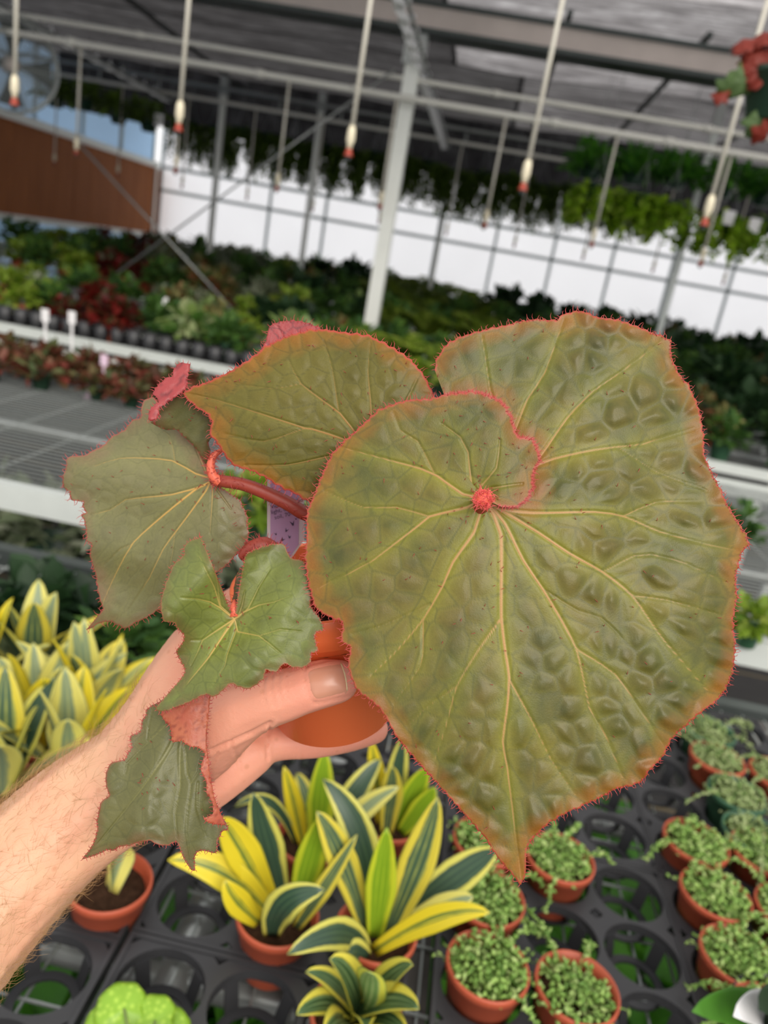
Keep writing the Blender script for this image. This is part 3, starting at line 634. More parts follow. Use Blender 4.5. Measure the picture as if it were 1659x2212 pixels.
# ------------------------------------------------------------------ background foliage
LV = np.array([(0, 0, 0), (.28, .42, .05), (.28, -.42, .05), (.3, 0, -.03), (.65, .36, .04), (.65, -.36, .04), (.68, 0, -.04), (1, 0, -.06)])
LF = [(0, 3, 1), (0, 2, 3), (1, 3, 6, 4), (3, 2, 5, 6), (4, 6, 7), (6, 5, 7)]
def leaves(mb, C, D, L, W, rs, roll=.5):
    n = len(C); D = D / (np.linalg.norm(D, axis=1)[:, None] + 1e-9); up = np.array([0, 0, 1.0]) + rs.normal(0, roll * .5, (n, 3))
    S_ = np.cross(up, D); S_ /= np.linalg.norm(S_, axis=1)[:, None] + 1e-9; U = np.cross(D, S_)
    l = (L * rs.uniform(.65, 1.25, n))[:, None, None]; w = l * (W / L)
    V = C[:, None] + l * LV[None, :, 0:1] * D[:, None] + w * LV[None, :, 1:2] * S_[:, None] + l * LV[None, :, 2:3] * U[:, None]
    b = mb.n; mb.v.append(V.reshape(-1, 3)); mb.n += 8 * n
    for i in range(n): mb.f += [tuple(b + i * 8 + k for k in f) for f in LF]
def mound(seed, n, R, H, L, W, z0=.0):
    rs = np.random.default_rng(seed); mb = MB(); q = rs.uniform(0, 6.28, n); e = np.arcsin(rs.uniform(0, 1, n)); k = rs.uniform(.45, 1, n)
    d = np.c_[np.cos(q) * np.cos(e), np.sin(q) * np.cos(e), np.sin(e)]; C = d * np.c_[k * R, k * R, k * H] + np.array([0, 0, z0])
    D = d + np.c_[rs.normal(0, .4, (n, 2)), rs.normal(-.25, .4, n)]; leaves(mb, C - D * L * .3, D, L, W, rs)
    return mb.mesh('foliage')
def hanging(seed, n, R, drop, L, W, strands=26):
    rs = np.random.default_rng(seed); mb = MB()
    for s in range(strands):
        a = rs.uniform(0, 6.28); r = R * rs.uniform(.3, 1.); ln = drop * rs.uniform(.4, 1.)
        m = int(n / strands); t = np.sort(rs.uniform(0, 1, m)); o = np.array([math.cos(a), math.sin(a), 0])
        C = o * (r + .25 * R * np.sin(t * 2))[:, None] + np.c_[np.zeros((m, 2)), .12 - t * ln * 1.2] + rs.normal(0, .018, (m, 3)); leaves(mb, C, o + rs.normal(0, .7, (m, 3)) + np.array([0, 0, -.5]), L, W, rs)
        sp = o * np.array([r * .4, r, r * 1.2])[:, None] + np.array([[0, 0, .08], [0, 0, .1], [0, 0, .12 - ln * 1.1]]); mb.tube(sp, .0025, 4, False)
    return mb.mesh('foliage')
def fern(seed, fronds, L, W, arch=.5, per=20, z0=.0):
    rs = np.random.default_rng(seed); mb = MB()
    for k in range(fronds):
        a = rs.uniform(0, 6.28); o = np.array([math.cos(a), math.sin(a), 0]); ln = L * rs.uniform(.7, 1.1); t = np.linspace(.1, 1, per)
        pts = o * (t * ln * rs.uniform(.4, .9))[:, None] + np.c_[np.zeros((per, 2)), z0 + ln * (t * 1.1 - arch * t ** 2)]; mb.tube(pts, .003, 4, False)
        s = np.array([-o[1], o[0], 0])
        for sg in (-1, 1): leaves(mb, pts, s * sg + o * .4 + rs.normal(0, .1, (per, 3)), W, W * .4, rs, .1)
    return mb.mesh('foliage')
fol = {
 'green': [lin(62, 96, 40), lin(84, 122, 52), lin(104, 142, 60), lin(70, 106, 58)], 'dark': [lin(30, 54, 30), lin(44, 72, 40), lin(58, 86, 52)], 'lime': [lin(120, 150, 40), lin(156, 182, 60), lin(96, 134, 44), lin(178, 192, 84)],
 'red': [lin(110, 28, 26), lin(146, 40, 32), lin(84, 30, 26), lin(74, 72, 40)], 'silver': [lin(150, 158, 128), lin(112, 128, 92), lin(178, 182, 158), lin(96, 112, 70)], 'mixed': [lin(86, 112, 52), lin(150, 78, 54), lin(110, 134, 66), lin(70, 92, 48), lin(176, 168, 110)],
 'varieg': [lin(90, 134, 56), lin(196, 206, 150), lin(66, 108, 48), lin(150, 176, 96)], 'begonia': [lin(88, 62, 42), lin(116, 58, 44), lin(74, 92, 50), lin(120, 128, 80), lin(146, 70, 58)], 'hang_dark': [lin(84, 108, 30), lin(104, 132, 42), lin(122, 152, 56), lin(88, 112, 44)], 'hang_lime': [lin(140, 184, 30), lin(176, 214, 50), lin(110, 156, 34), lin(200, 226, 90)], 'hang_green': [lin(76, 140, 38), lin(104, 170, 54), lin(62, 118, 40)],
 'rex': [lin(132, 44, 34), lin(96, 42, 30), lin(168, 64, 48), lin(150, 156, 100)]}
for k, c in fol.items(): M['f_' + k] = foliage_mat('foliage_' + k, c, .5, .45)
BP = pot_mesh(.075, .055, .125, lip=.016)
KINDS = {'green': ('leafy green plant', 'green_pot'), 'dark': ('dark broad-leaved plant', 'black'), 'lime': ('lime-leaved plant', 'terra'), 'red': ('deep red-leaved plant', 'terra'), 'silver': ('silvery-leaved plant', 'terra'), 'mixed': ('mixed red and green plant', 'terra'), 'varieg': ('cream-variegated plant', 'black'), 'fern': ('bright feathery fern', 'green_pot')}
PROTO = {}
def bg_proto(kind, v, pot_too=True):
    key = (kind, v)
    if key not in PROTO:
        if kind == 'fern': me = fern(v + 90, 22, .34, .07, .55, 16, .1)
        else:
            n, R, H, L, W = {'green': (150, .17, .2, .08, .055), 'dark': (110, .19, .24, .12, .085), 'lime': (150, .16, .17, .075, .055), 'red': (150, .15, .15, .07, .055), 'silver': (170, .17, .17, .065, .04), 'mixed': (160, .17, .18, .07, .05), 'varieg': (120, .18, .2, .09, .065)}[kind]
            me = mound(hash_seed(kind) + v, n, R, H, L, W, .11)
        me.materials.append(M['f_' + ('lime' if kind == 'fern' else kind)])
        PROTO[key] = me
    return PROTO[key]
def hash_seed(s): return sum(ord(c) * (i + 3) for i, c in enumerate(s))
def kind_at(px, py, rs):
    r = rs.random()
    if px < 210 and py < 625: return 'lime' if r < .55 else ('green' if r < .85 else 'silver')
    if 120 < px < 340 and py < 690: return 'red' if r < .75 else 'green'
    if 260 < px < 580 and py < 660: return 'silver' if r < .55 else ('mixed' if r < .8 else 'green')
    if px < 420: return 'varieg' if r < .4 else ('green' if r < .75 else 'lime')
    if px < 800: return ('mixed', 'green', 'lime', 'varieg', 'dark', 'green')[int(r * 6)]
    if px < 1060: return 'fern' if r < .45 else ('green' if r < .8 else 'lime')
    return 'dark' if r < .5 else ('green' if r < .85 else 'mixed')
rs = random.Random(4)
ROWN = {5: ['front', 'second', 'middle', 'fourth', 'back'], 4: ['front', 'second', 'third', 'back'], 3: ['front', 'middle', 'back']}
rows = []
for bench, (ys, dx, xr, sc) in {'third': ([4.55, 4.9, 5.3, 5.7, 6.1], .36, (-3.6, 3.2), .9), 'fourth': ([7.4, 7.8, 8.25, 8.7, 9.1], .44, (-5.2, 4.4), 1.1), 'fifth': ([10.4, 11.0, 11.6, 12.2], .52, (-6.6, 5.6), 1.25), 'last': ([13.5, 14.3, 15.2, 16.2], .64, (-7, 7), 1.55)}.items():
    for y in ys:
        x = xr[0] + rs.uniform(0, dx)
        while x < xr[1]:
            rows.append(((bench, ROWN[len(ys)][ys.index(y)]), x + rs.uniform(-.06, .06), y + rs.uniform(-.07, .07), sc * rs.uniform(.85, 1.2))); x += dx
WHERE = {'third': 'third wire bench', 'fourth': 'fourth wire bench', 'fifth': 'fifth wire bench', 'last': 'last wire bench'}
for (bench, rown), x, y, sc in rows:
    px, py, d = proj((x, y, 1.0))
    if not (-120 < px < 1780): continue
    k = kind_at(px, py, rs); v = rs.randrange(2); me = bg_proto(k, v); desc, pm = KINDS[k]
    o = thing('potted_' + {'fern': 'fern'}.get(k, 'foliage_plant'), f'{desc} in the {rown} row of the {WHERE[bench]}', 'plant', (x, y, .796), f'{desc}s in the {rown} row of the {WHERE[bench]}', rs.uniform(0, 6.28))
    o.scale = (sc,) * 3
    link('pot', pot_of(M[pm], BP, 'big'), None, o); link('foliage', me, None, o)

# second bench: row of small red-green begonias along its far edge, a lime plant, plants on the right
BEG = []
for v in range(3):
    me = mound(300 + v, 120, .15, .09, .075, .045, .07); me.materials.append(M['f_begonia']); BEG.append(me)
SP = pot_mesh(.055, .04, .09)
for row, y in enumerate((3.0, 3.2, 3.42)):
    for x in np.arange(-2.7, -.3, .2):
        xx = x + rs.uniform(-.03, .03); o = thing('potted_begonia', f'small red-green begonia in the {ROWN[3][row]} row along the second bench', 'plant', (xx, y + rs.uniform(-.03, .03), .797), f'small begonias in the {ROWN[3][row]} row of the second bench', rs.uniform(0, 6))
        link('pot', pot_of(M['dark_pot'], SP, 'small'), None, o); link('foliage', BEG[rs.randrange(3)], None, o); o.scale = (rs.uniform(.85, 1.15) * .72,) * 3
def one_plant(name, label, px, py, z, kind, sc=1., group=None, me=None, pot='green_pot', v=0):
    q = G(px, py, z + .12); o = thing(name, label, 'plant', (q[0], q[1], z), group); o.scale = (sc,) * 3
    link('pot', pot_of(M[pot], BP, 'big'), None, o); link('foliage', me or bg_proto(kind, v), None, o); return o
one_plant('potted_lime_plant', 'bright lime-leaved plant on the second bench seen through the gap between the leaves', 545, 1085, .797, 'lime', .8)
one_plant('potted_foliage_plant', 'dark big-leaved plant at the far edge of the second bench, right of the big leaf', 1560, 870, .797, 'dark', 1.4)
one_plant('potted_foliage_plant', 'dark big-leaved plant at the rail of the second bench, beyond the big leaf', 1700, 900, .797, 'dark', 1.5, v=1)
one_plant('potted_foliage_plant', 'mid-green plant between the two dark big-leaved plants on the second bench', 1640, 800, .797, 'green', 1.3)
one_plant('potted_foliage_plant', 'small fresh green plant just behind the white rail of the second bench', 1600, 1120, .797, 'green', .55, v=1)
one_plant('potted_lime_plant', 'lime-green seedling at the near white rail beside the big leaf', 1640, 1300, .797, 'lime', .45, v=1)
for px, py in ((60, 1340), (110, 1370), (20, 1390), (290, 1360), (330, 1330), (230, 1420)):
    q = G(px, py, .80); k = 'dark' if px < 150 else 'green'
    o = thing('potted_foliage_plant', ('narrow dark green plant at the back of the near bench above the snake plants' if k == 'dark' else 'glossy green plant at the back of the near bench under the grey-green leaf'), 'plant', (q[0], q[1] + .06, .695), 'plants at the back edge of the near bench', px * .1)
    link('pot', pot_of(M['black'], SP, 'small'), None, o); link('foliage', bg_proto(k, 0), None, o); o.scale = (.55,) * 3
# lime spotted begonia at the bottom, broad leaves at the bottom right
lm, nt, bs = nodes('lime_spotted_leaf')
vo = N(nt, 'ShaderNodeTexVoronoi'); vo.inputs['Scale'].default_value = 160; tc = N(nt, 'ShaderNodeTexCoord'); nt.links.new(tc.outputs['Object'], vo.inputs['Vector'])
nt.links.new(mixc(nt, mapr(nt, vo.outputs['Distance'], .25, .5), lin(158, 192, 64), lin(130, 170, 42)), bs.inputs['Base Color']); bs.inputs['Roughness'].default_value = .45
def round_leaf(c, nrm, R, dip=.25, n=40, rings=6, heart=.25, lobes=0.):
    c, nrm = np.asarray(c, float), np.asarray(nrm, float) / np.linalg.norm(nrm); a = np.cross(nrm, [0, 0, 1.]) if abs(nrm[2]) < .95 else np.array([1., 0, 0]); a /= np.linalg.norm(a); b = np.cross(nrm, a)
    V = [c]; Fc = []
    for i in range(1, rings + 1):
        for k in range(n):
            t = k * 2 * math.pi / n; r = R * i / rings * (1 + .1 * math.cos(t) - heart * math.exp(-((t - math.pi) / .35) ** 2) + .025 * math.sin(t * 9) + lobes * math.cos(5 * t) + lobes * .6 * math.sin(8 * t + R * 900)); V.append(c + a * r * math.cos(t) + b * r * math.sin(t) - nrm * (dip * r * r / R - .06 * r * math.sin(t * 5)))
    for k in range(n): Fc.append((0, 1 + k, 1 + (k + 1) % n))
    for i in range(rings - 1):
        for k in range(n): p, q = 1 + i*n + k, 1 + i*n + (k+1) % n; Fc.append((p, p + n, q + n, q))
    return make_mesh('leaf', V, Fc)
q = G(300, 2480, .70); lb = thing('potted_lime_begonia', 'lime begonia with pale-spotted round leaves poking up at the bottom beside the trays', 'plant', (q[0], q[1], .692))
link('pot', pot_of(M['black'], SP, 'small'), None, lb)
for px, py, d, R in ((268, 2180, .80, .027), (335, 2205, .80, .026), (250, 2222, .79, .03), (360, 2240, .80, .03)):
    p_ = P(px, py, d); o = link('leaf', round_leaf(p_, CAM - p_ + np.array([0, 0, .4]), R), lm, lb, world=True); sd = o.modifiers.new('thickness', 'SOLIDIFY'); sd.thickness = .0008
    MB().tube([p_, np.array([q[0], q[1], .76])], .0016, 6).build('petiole', M['stem'], lb, world=True)
q = G(1640, 2290, .70); rb = thing('potted_broadleaf_plant', 'broad glossy green leaves with one cream leaf at the bottom beside the succulents', 'plant', (q[0], q[1], .692))
link('pot', pot_of(M['black'], SP, 'small'), None, rb)
for px, py, d, w, mt in ((1495, 2185, .74, .05, 'f_hang_green'), (1585, 2195, .74, .05, 'tag_white'), (1640, 2180, .74, .06, 'f_dark')):
    b0 = np.array([q[0], q[1], .76]); t_ = P(px, py, d); link('leaf', strap_leaf(b0, (b0 + t_) / 2 + np.array([0, 0, .03]), t_, w, CAM - t_), M[mt], rb, world=True)
# plants standing under the benches
UB = [mound(500 + v, 90, .2, .2, .13, .1, .16) for v in range(2)]
for me in UB: me.materials.append(M['f_hang_green'])
for px, py in ((330, 2120), (480, 2060), (420, 2200), (560, 2180), (860, 2200), (1180, 2010), (1350, 2150), (1250, 1720), (1020, 2180), (150, 2120), (690, 2190), (1450, 2050)):
    q = G(px, py, .38); o = thing('shaded_plant', 'leafy green plant standing on the floor under the near bench', 'plant', (q[0], q[1], 0), 'plants under the near bench', px * .3)
    link('pot', pot_of(M['black'], BP, 'big'), None, o); link('foliage', UB[px % 2], None, o)
for x in (-1.9, -1.55, -1.2, -2.3, -.9):
    o = thing('shaded_plant', 'pale plant under the second bench seen through its wires', 'plant', (x, 2.9, .25), 'plants under the second bench', x * 5); o.location[2] = 0
    link('pot', pot_of(M['dark_pot'], BP, 'big'), None, o); link('foliage', bg_proto('silver', 0), None, o); o.scale = (1.6,) * 3
# black trays and plant tags on the benches behind
def strip_tray(label, x0, x1, y0, y1, z, h):
    o = thing('seedling_tray', label, 'tray', ((x0 + x1) / 2, (y0 + y1) / 2, z))
    MB().box((x0, y0, z), (x1, y1, z + h)).build('tray_body', M['black'], o, False, True)
    for i, x in enumerate(np.arange(x0 + .05, x1, .1)):
        MB().lathe([(0, z), (.035, z), (.044, z + h + .03), (.040, z + h + .03), (.038, z + h)], 14, origin=(x, y0 - .052, 0)).build('cell_pot', M['black'], o, world=True)
    MB().box((x0 - .01, y0 - .01, z + h - .006), (x1 + .01, y0, z + h + .006)).build('rim', M['rail'], o, False, True)
strip_tray('black seedling tray with square rim along the front of the third bench', -3.2, -1.1, 4.47, 4.75, .8, .07)
strip_tray('long black tray behind the red plants on the third bench', -3.0, -1.7, 5.5, 5.62, .8, .14)
def ptag(px, py, z, h, w, mat, label, lean=.1, drop=0.):
    q = G(px, py, z)
    if drop: q = np.array([q[0], q[1], q[2] - drop]); h = h + drop
    b = thing('plant_tag', label, 'tag', q)
    me = MB().add([(-w*.35, 0, 0), (w*.35, 0, 0), (w*.35, 0, h * .7), (w, 0, h * .72), (w, 0, h), (-w, 0, h), (-w, 0, h * .72), (-w*.35, 0, h * .7), (-w*.35, .002, 0), (w*.35, .002, 0), (w*.35, .002, h * .7), (w, .002, h * .72), (w, .002, h), (-w, .002, h), (-w, .002, h * .72), (-w*.35, .002, h * .7)],
             [tuple(range(8)), tuple(range(15, 7, -1))] + [(i, i + 8, (i + 1) % 8 + 8, (i + 1) % 8) for i in range(8)])
    o = me.build('stake', mat, b, False); o.rotation_euler = (lean, 0, lean * .5)
ptag(190, 830, .86, -.09, .022, M['tag_pink'], 'pale pink plant tag hanging over the edge among the begonias', .5)
ptag(100, 718, .9, .12, .02, M['tag_white'], 'white tag standing in the black tray on the third bench', drop=.1)
ptag(157, 722, .9, .12, .02, M['tag_white'], 'white tag in the black tray, nearer the red plants', drop=.1)
ptag(226, 805, .88, .08, .016, M['tag_pink'], 'small pink tag between the begonias on the second bench', drop=.08)
ptag(352, 668, .98, .08, .03, M['tag_white'], 'white label on the third bench among variegated leaves')

# ------------------------------------------------------------------ hanging baskets
HP = pot_mesh(.13, .09, .15, lip=.02)
def basket(q, me, label, group, sc=1., top=3.6, pm='dark_pot', wires=True, rot=0.):
    o = thing('hanging_basket', label, 'basket', q, group, rot); o.scale = (sc,) * 3
    p_ = pot_of(M[pm], HP, 'hang'); link('pot', p_, None, o); link('foliage', me, None, o)
    H = (top - q[2]) / sc
    for k in range(3):
        a = k * 2.094; MB().tube([(.128 * math.cos(a), .128 * math.sin(a), .145), (0, 0, .45)], .0022, 5).build('hanger_wire', M['wire'], o)
    MB().tube([(0, 0, .45), (0, 0, max(H, .5))], .003, 5).build('hook', M['wire'], o)
    return o
HD = [hanging(600 + v, 1500, .27, .5, .075, .04, 46) for v in range(3)]
for me in HD: me.materials.append(M['f_hang_dark'])
i = 0
for x in np.arange(-4.9, 2.1, .42):
    basket((x, 12.6 + rs.uniform(-.1, .1), 2.86 + rs.uniform(-.04, .05)), HD[i % 3], f'{ORD[i]} dark trailing basket in the long row, counted from the cooling pad', 'dark hanging baskets in a long row', 1.05 + rs.uniform(-.08, .1), rot=x * 3); i += 1
DL = [mound(640 + v, 120, .32, .3, .15, .09, .1) for v in range(2)]
for me in DL: me.materials.append(M['f_hang_dark'])
for n_, (px, py) in enumerate(((120, 232), (185, 240), (255, 268), (320, 285))):
    q = YP(px, py, 10.8); basket(q, DL[n_ % 2], f'{ORD[n_]} dark broad-leaved basket above the cooling pad, counted from the fan', 'dark baskets above the cooling pad', .95, rot=px)
HL = [hanging(700 + v, 640, .24, .34, .085, .07, 24) for v in range(2)]
for me in HL: me.materials.append(M['f_hang_lime'])
HF = [mound(760 + v, 230, .3, .28, .15, .055, .08) for v in range(2)]
for me in HF: me.materials.append(M['f_hang_green'])
for n_, (px, py) in enumerate(((1270, 388), (1365, 400), (1455, 408), (1555, 428), (1645, 446))):
    basket(YP(px, py, 8.7), HF[n_ % 2], f'{ORD[n_]} upright fern basket by the grey post, counted from the dark trailing row', 'hanging ferns by the grey post', 1., rot=px)
for n_, (px, py) in enumerate(((1285, 432), (1375, 450), (1440, 468), (1560, 496), (1640, 505))):
    basket(YP(px, py, 7.9), HL[n_ % 2], f'{ORD[n_]} lime trailing ivy basket below the ferns, counted from the dark trailing row', 'lime trailing ivy baskets', .9, rot=px)
tag(MB().box((-.06, -.004, -.07), (.06, .004, .07)).build('white_label', M['tag_white'], smooth=False, loc=YP(343, 259, 10.62)), 'square white label hung among the dark baskets', 'label')
for px, py, y in ((1302, 432, 7.7), (1575, 470, 7.7), (1630, 487, 7.7)):
    tag(MB().box((-.05, -.003, -.06), (.05, .003, .06)).build('white_label', M['tag_white'], smooth=False, loc=YP(px, py, y)), 'small white label on a lime ivy basket', 'label', 'labels on the ivy baskets')
# red begonia basket near the top right corner
q = YP(1668, 268, 2.55); rx = thing('hanging_begonia', 'hanging green pot of red and silver begonia leaves near the overhead pipe', 'plant', q)
p_ = link('pot', pot_of(M['dark_pot'], HP, 'hang'), None, rx); p_.scale = (.85,) * 3
for k, (px, py, R, rd) in enumerate(((1612, 92, .026, 1), (1636, 118, .028, 1), (1606, 176, .034, 0), (1574, 190, .026, 0), (1648, 160, .036, 1), (1632, 150, .03, 1), (1640, 268, .03, 0), (1650, 290, .026, 1), (1655, 78, .028, 1), (1626, 135, .026, 1), (1690, 130, .04, 1), (1710, 90, .04, 1), (1600, 102, .018, 1), (1560, 205, .02, 1), (1730, 200, .04, 0))):
    c_ = YP(px, py, 2.5); o = link('leaf', round_leaf(c_, np.array([-.5 + .35 * (k % 4), -1, .9 - .5 * (k % 4)]), R * 1.2, .3, lobes=.16), M['f_rex'] if rd else M['f_varieg'], rx, world=True); sd = o.modifiers.new('thickness', 'SOLIDIFY'); sd.thickness = .001
    MB().tube([c_ + np.array([0, .004, 0]), (c_ + np.array(q)) / 2 + np.array([0, 0, .1]), np.array(q) + np.array([0, 0, .12])], .003, 6).build('petiole', M['nozzle'], rx, world=True)
MB().tube([(0, 0, .13), (0, 0, 3.02 - q[2])], .003, 5).build('hook', M['wire'], rx)
# ------------------------------------------------------------------ the held begonia: pot
potB, potR = P(723, 1540, .432), P(692, 1247, .400)
pax = potR - potB; POTL = float(np.linalg.norm(pax)); pax = pax / POTL
hero = thing('potted_begonia', 'large-leaved begonia with red margins in the orange pot held by the hand', 'plant', potB)
hb = thing('tmp', 'x', 'x'); bpy.data.objects.remove(hb)
h = POTL; rt, rb_ = .047, .0325
MB().lathe([(0, 0), (rb_ * .9, 0), (rb_ * .93, .0015), (rb_, .0025), (rt - .004, h - .017), (rt - .0005, h - .0165), (rt, h - .001), (rt - .0008, h), (rt - .003, h - .001), (rt - .0045, h - .017), (rb_ - .002, .004), (0, .004)], 64, pax, potB).build('pot', M['orange'], hero, world=True)
sp = soil_mesh(.0425, 0, 3); so = link('soil', sp, M['soil'], hero)
so.rotation_mode = 'QUATERNION'; so.rotation_quaternion = Vector((0, 0, 1)).rotation_difference(Vector(pax)); so.location = tuple(pax * (h - .020))
def soil_pt(a, r): 
    A = np.cross(pax, FW); A /= np.linalg.norm(A); B = np.cross(pax, A); return potB + pax * (h - .02) + r * (math.cos(a) * A + math.sin(a) * B)

# ------------------------------------------------------------------ leaf builder
def catmull(pts, step=6., closed=True):
    p = np.asarray(pts, float); n = len(p); out = []
    rng = range(n) if closed else range(n - 1)
    for i in rng:
        if closed: a, b, c, d = p[i-1], p[i], p[(i+1) % n], p[(i+2) % n]
        else: a, b, c, d = p[max(i-1, 0)], p[i], p[i+1], p[min(i+2, n-1)]
        m = max(1, int(np.linalg.norm(c - b) / step)); t = np.arange(m)[:, None] / m
        lin_ = b + (c - b) * t
        cr = .5 * ((2*b) + (-a + c) * t + (2*a - 5*b + 4*c - d) * t**2 + (-a + 3*b - 3*c + d) * t**3)
        out.append(cr * .7 + lin_ * .3)
    if not closed: out.append(p[-1:])
    return np.concatenate(out)
def teeth(o, amp, period, seed, closed=True):
    rs = np.random.default_rng(seed); d = np.roll(o, -1, 0) - np.roll(o, 1, 0) if closed else np.gradient(o, axis=0)
    nrm = np.stack([d[:, 1], -d[:, 0]], 1); nrm /= np.linalg.norm(nrm, axis=1)[:, None] + 1e-9
    seg = np.linalg.norm(np.diff(o, axis=0, append=o[:1]), axis=1); s = np.cumsum(seg) - seg; L = s[-1]
    knots = [0.]
    while knots[-1] < L: knots.append(knots[-1] + period * rs.uniform(.6, 1.5))
    knots = np.array(knots); hts = rs.uniform(.5, 1.25, len(knots)) * amp
    i = np.clip(np.searchsorted(knots, s, 'right') - 1, 0, len(knots) - 2); f = (s - knots[i]) / (knots[i+1] - knots[i])
    w = hts[i] * (1 - np.abs(2 * f - 1)) ** 1.3 * 1.4 - amp * .35
    area = np.sum(o[:, 0] * np.roll(o[:, 1], -1) - np.roll(o[:, 0], -1) * o[:, 1])
    return o, nrm * (1 if area > 0 else -1), w
def seg_dist(Q, polys, full=False):
    """distance from points Q to a set of polylines given as (points, width0, width1); returns min of d and d/width"""
    best = np.full(len(Q), 1e9); bw = np.full(len(Q), 1e9); wn = np.full(len(Q), 1.)
    for pts, w0, w1 in polys:
        pts = catmull(pts, 25., False); n = len(pts) - 1
        for i in range(n):
            a, b = pts[i], pts[i+1]; ab = b - a; L2 = ab @ ab + 1e-9; t = np.clip(((Q - a) @ ab) / L2, 0, 1)
            d = np.linalg.norm(Q - a - t[:, None] * ab, axis=1); w = w0 + (w1 - w0) * (i + t) / n
            best = np.minimum(best, d); wn = np.where(d / w < bw, w, wn); bw = np.minimum(bw, d / w)
    return (best, bw, wn) if full else (best, bw)
def cells(Q, size, seed, jitter=.5):
    rs = np.random.default_rng(seed); lo, hi = Q.min(0) - size * 2, Q.max(0) + size * 2
    nx, ny = int((hi[0] - lo[0]) / size) + 1, int((hi[1] - lo[1]) / size) + 1
    ix, iy = np.meshgrid(np.arange(nx), np.arange(ny), indexing='ij')
    sx = lo[0] + (ix + .5 * (iy % 2) + rs.uniform(-jitter, jitter, ix.shape)) * size; sy = lo[1] + (iy + rs.uniform(-jitter, jitter, ix.shape)) * size
    tone = rs.uniform(0, 1, ix.shape)
    gx = np.clip(((Q[:, 0] - lo[0]) / size).astype(int), 0, nx - 1); gy = np.clip(((Q[:, 1] - lo[1]) / size).astype(int), 0, ny - 1)
    f1 = np.full(len(Q), 1e9); f2 = f1.copy(); tn = np.zeros(len(Q))
    for dx in (-2, -1, 0, 1, 2):
        for dy in (-2, -1, 0, 1, 2):
            jx, jy = np.clip(gx + dx, 0, nx - 1), np.clip(gy + dy, 0, ny - 1); d = np.hypot(Q[:, 0] - sx[jx, jy], Q[:, 1] - sy[jx, jy])
            near = d < f1; f2 = np.where(near, f1, np.minimum(f2, np.where(d > f1, d, f2))); tn = np.where(near, tone[jx, jy], tn); f1 = np.minimum(f1, d)
    return f1, f2, tn
def smooth01(x): x = np.clip(x, 0, 1); return x * x * (3 - 2 * x)
